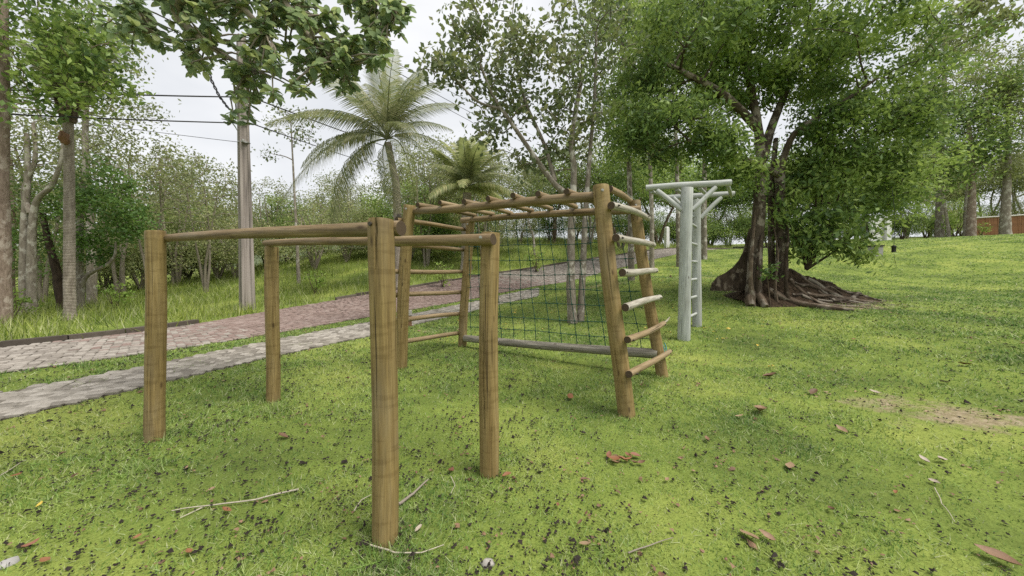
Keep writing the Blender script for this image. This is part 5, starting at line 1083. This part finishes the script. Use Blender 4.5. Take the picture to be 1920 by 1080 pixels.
for k in range(9): leaf_at(1142 + (k * 37) % 62, 862 + (k * 23) % 17, ('red', 'orange', 'brown')[k % 3], rf.uniform(18, 28), 'crumpled red-brown leaf in the small heap on the central lawn', 'red leaf heap')
# many smaller bits: dark casts and crumbs, and pale or brown leaf scraps
def crumbs(name, label, m, n, seed, rmin, rmax, size, keep, clump=.5, flat=.6, power=1.55):
    rng = np.random.default_rng(seed); p = 2 - power; u_ = rng.random(n); r = (rmin ** p + u_ * (rmax ** p - rmin ** p)) ** (1 / p); a = rng.uniform(R(-66), R(64), n); x, y = r * np.sin(a), r * np.cos(a)
    nn = np.array([mnoise.noise(Vector((q * 1.7, w_ * 1.7, seed))) for q, w_ in zip(x, y)]); k = keep(x, y) & (rng.random(n) < .35 + nn * clump * 1.6); x, y, r = x[k], y[k], r[k]
    rep = rng.integers(1, 4, len(x)); X = np.repeat(x, rep) + rng.normal(0, size * .9, rep.sum()); Y = np.repeat(y, rep) + rng.normal(0, size * .9, rep.sum()); n = len(X)
    s = size * rng.lognormal(-.25, .38, n)[:, None] * (1 + np.maximum(np.hypot(X, Y) - 4, 0) * .07)[:, None]; C = np.c_[X, Y, gz(X, Y) + rng.uniform(.01, .026, n)]
    base = np.array([[-1, -.4, 0], [.1, -.8, .1], [1, .1, 0], [-.1, .7, .05], [.05, .05, flat]]) * .5
    V = base[None] * s[:, :, None]; V = V + rng.normal(0, .14, V.shape) * s[:, :, None]; th = rng.uniform(0, 6.28, n); c, sn = np.cos(th)[:, None], np.sin(th)[:, None]
    V = np.stack([V[..., 0] * c - V[..., 1] * sn, V[..., 0] * sn + V[..., 1] * c, V[..., 2]], -1) + C[:, None]; i = np.arange(n)[:, None] * 5
    F = np.concatenate([i + np.array([q]) for q in ((0, 1, 4), (1, 2, 4), (2, 3, 4), (3, 0, 4))]); tag(link(name, npmesh(name, V.reshape(-1, 3), F, m, np.repeat(rng.random(n), 5))), label, 'litter', kind='stuff')
def off_paving(x, y): return ~inpoly(x, y, road_poly) & ~inpoly(x, y, path_poly) & ~inpoly(x, y, beyond_poly)
crumbs('dark_crumb_litter', 'dark crumbs and worm casts scattered over the lawn', M_BLACK, 36000, 5, 1.1, 15, .0165, off_paving, .3, .8, .9)
crumbs('dark_leaf_litter', 'dark leaf crumbs under the parallel bars and on the left lawn', M_BLACK, 34000, 15, 1.1, 10, .0165, lambda x, y: off_paving(x, y) & (x < .35), .35, .8, .8)
crumbs('brown_scrap_litter', 'brown scraps of dead leaves scattered over the lawn', D_BROWN, 6500, 6, 1.1, 24, .022, off_paving, .4, .3)
crumbs('yellow_scrap_litter', 'pale yellowish fallen leaves on the lawn behind the climbing frame', D_YELLOW, 2600, 7, 6, 26, .032, lambda x, y: off_paving(x, y) & (x > -1.5) & (x < .75 * y), .2, .2)
crumbs('kerb_litter', 'dry leaves gathered along the lane edges and under the big tree', D_TAN, 2400, 8, 5, 34, .04, lambda x, y: (earth(x, y) > .2), .2, .25)
def twig(label, pix, r, m=M_TWIG, fork=None):
    pts = [ground(x, y) + Vector((0, 0, .012 + r)) for x, y in pix]; mb = MB(); fine = []
    for a, b in zip(pts, pts[1:]): fine += curve(a, b, .01, 4, .02, rf)[:-1]
    fine.append(pts[-1]); mb.tube(fine, [r * (1 - .6 * k / len(fine)) for k in range(len(fine))], 6)
    if fork: f_ = [ground(x, y) + Vector((0, 0, .012)) for x, y in fork]; mb.tube(f_, [r * .8, r * .4], 5)
    tag(link('fallen_twig', mb.mesh('fallen_twig', m, True, pts[0]), None, pts[0]), label, 'twig')
twig('long pale forked twig lying on the lower left lawn', [(560, 925), (480, 945), (400, 960), (322, 966)], .006, M_ROPEW, [(385, 962), (338, 985)])
twig('thick pale stick lying just right of the nearest post', [(748, 957), (775, 935), (803, 909)], .010, M_BARKP)
twig('short thin twig left of the nearest post', [(664, 966), (678, 948), (696, 936)], .004, M_ROPEW)
twig('thin curved root below the nearest post', [(694, 1036), (740, 1049), (790, 1047), (832, 1034)], .005, M_ROPEW)
twig('thin grey twig at the bottom right of centre', [(1178, 1044), (1220, 1028), (1262, 1020)], .004, M_BARKP)
twig('thin bent pale twig low on the right lawn', [(1752, 925), (1765, 955), (1790, 990)], .003, M_ROPEW)
twig('thin curved twig beside the front right post', [(845, 900), (853, 918), (845, 935)], .003, M_ROPEW)
twig('pale twig on the left edge of the lawn', [(0, 898), (25, 885), (48, 872)], .004, M_ROPEW)
q = ground(915, 1072); mb = MB(); mb.blob(q + Vector((0, 0, .005)), .034, .026, .02, 10, 7, .5, 3.); tag(link('stone', mb.mesh('stone', M_STONEW, True, q), None, q), 'small whitish stone at the bottom edge of the lawn', 'stone')
q = ground(12, 1072); mb = MB(); mb.blob(q, .04, .035, .022, 10, 7, .4, 6.); tag(link('stone', mb.mesh('stone', M_BOX, True, q), None, q), 'grey stone in the bottom left corner', 'stone')
for o in list(bpy.data.objects):
    if 'used' in o: del o['used']
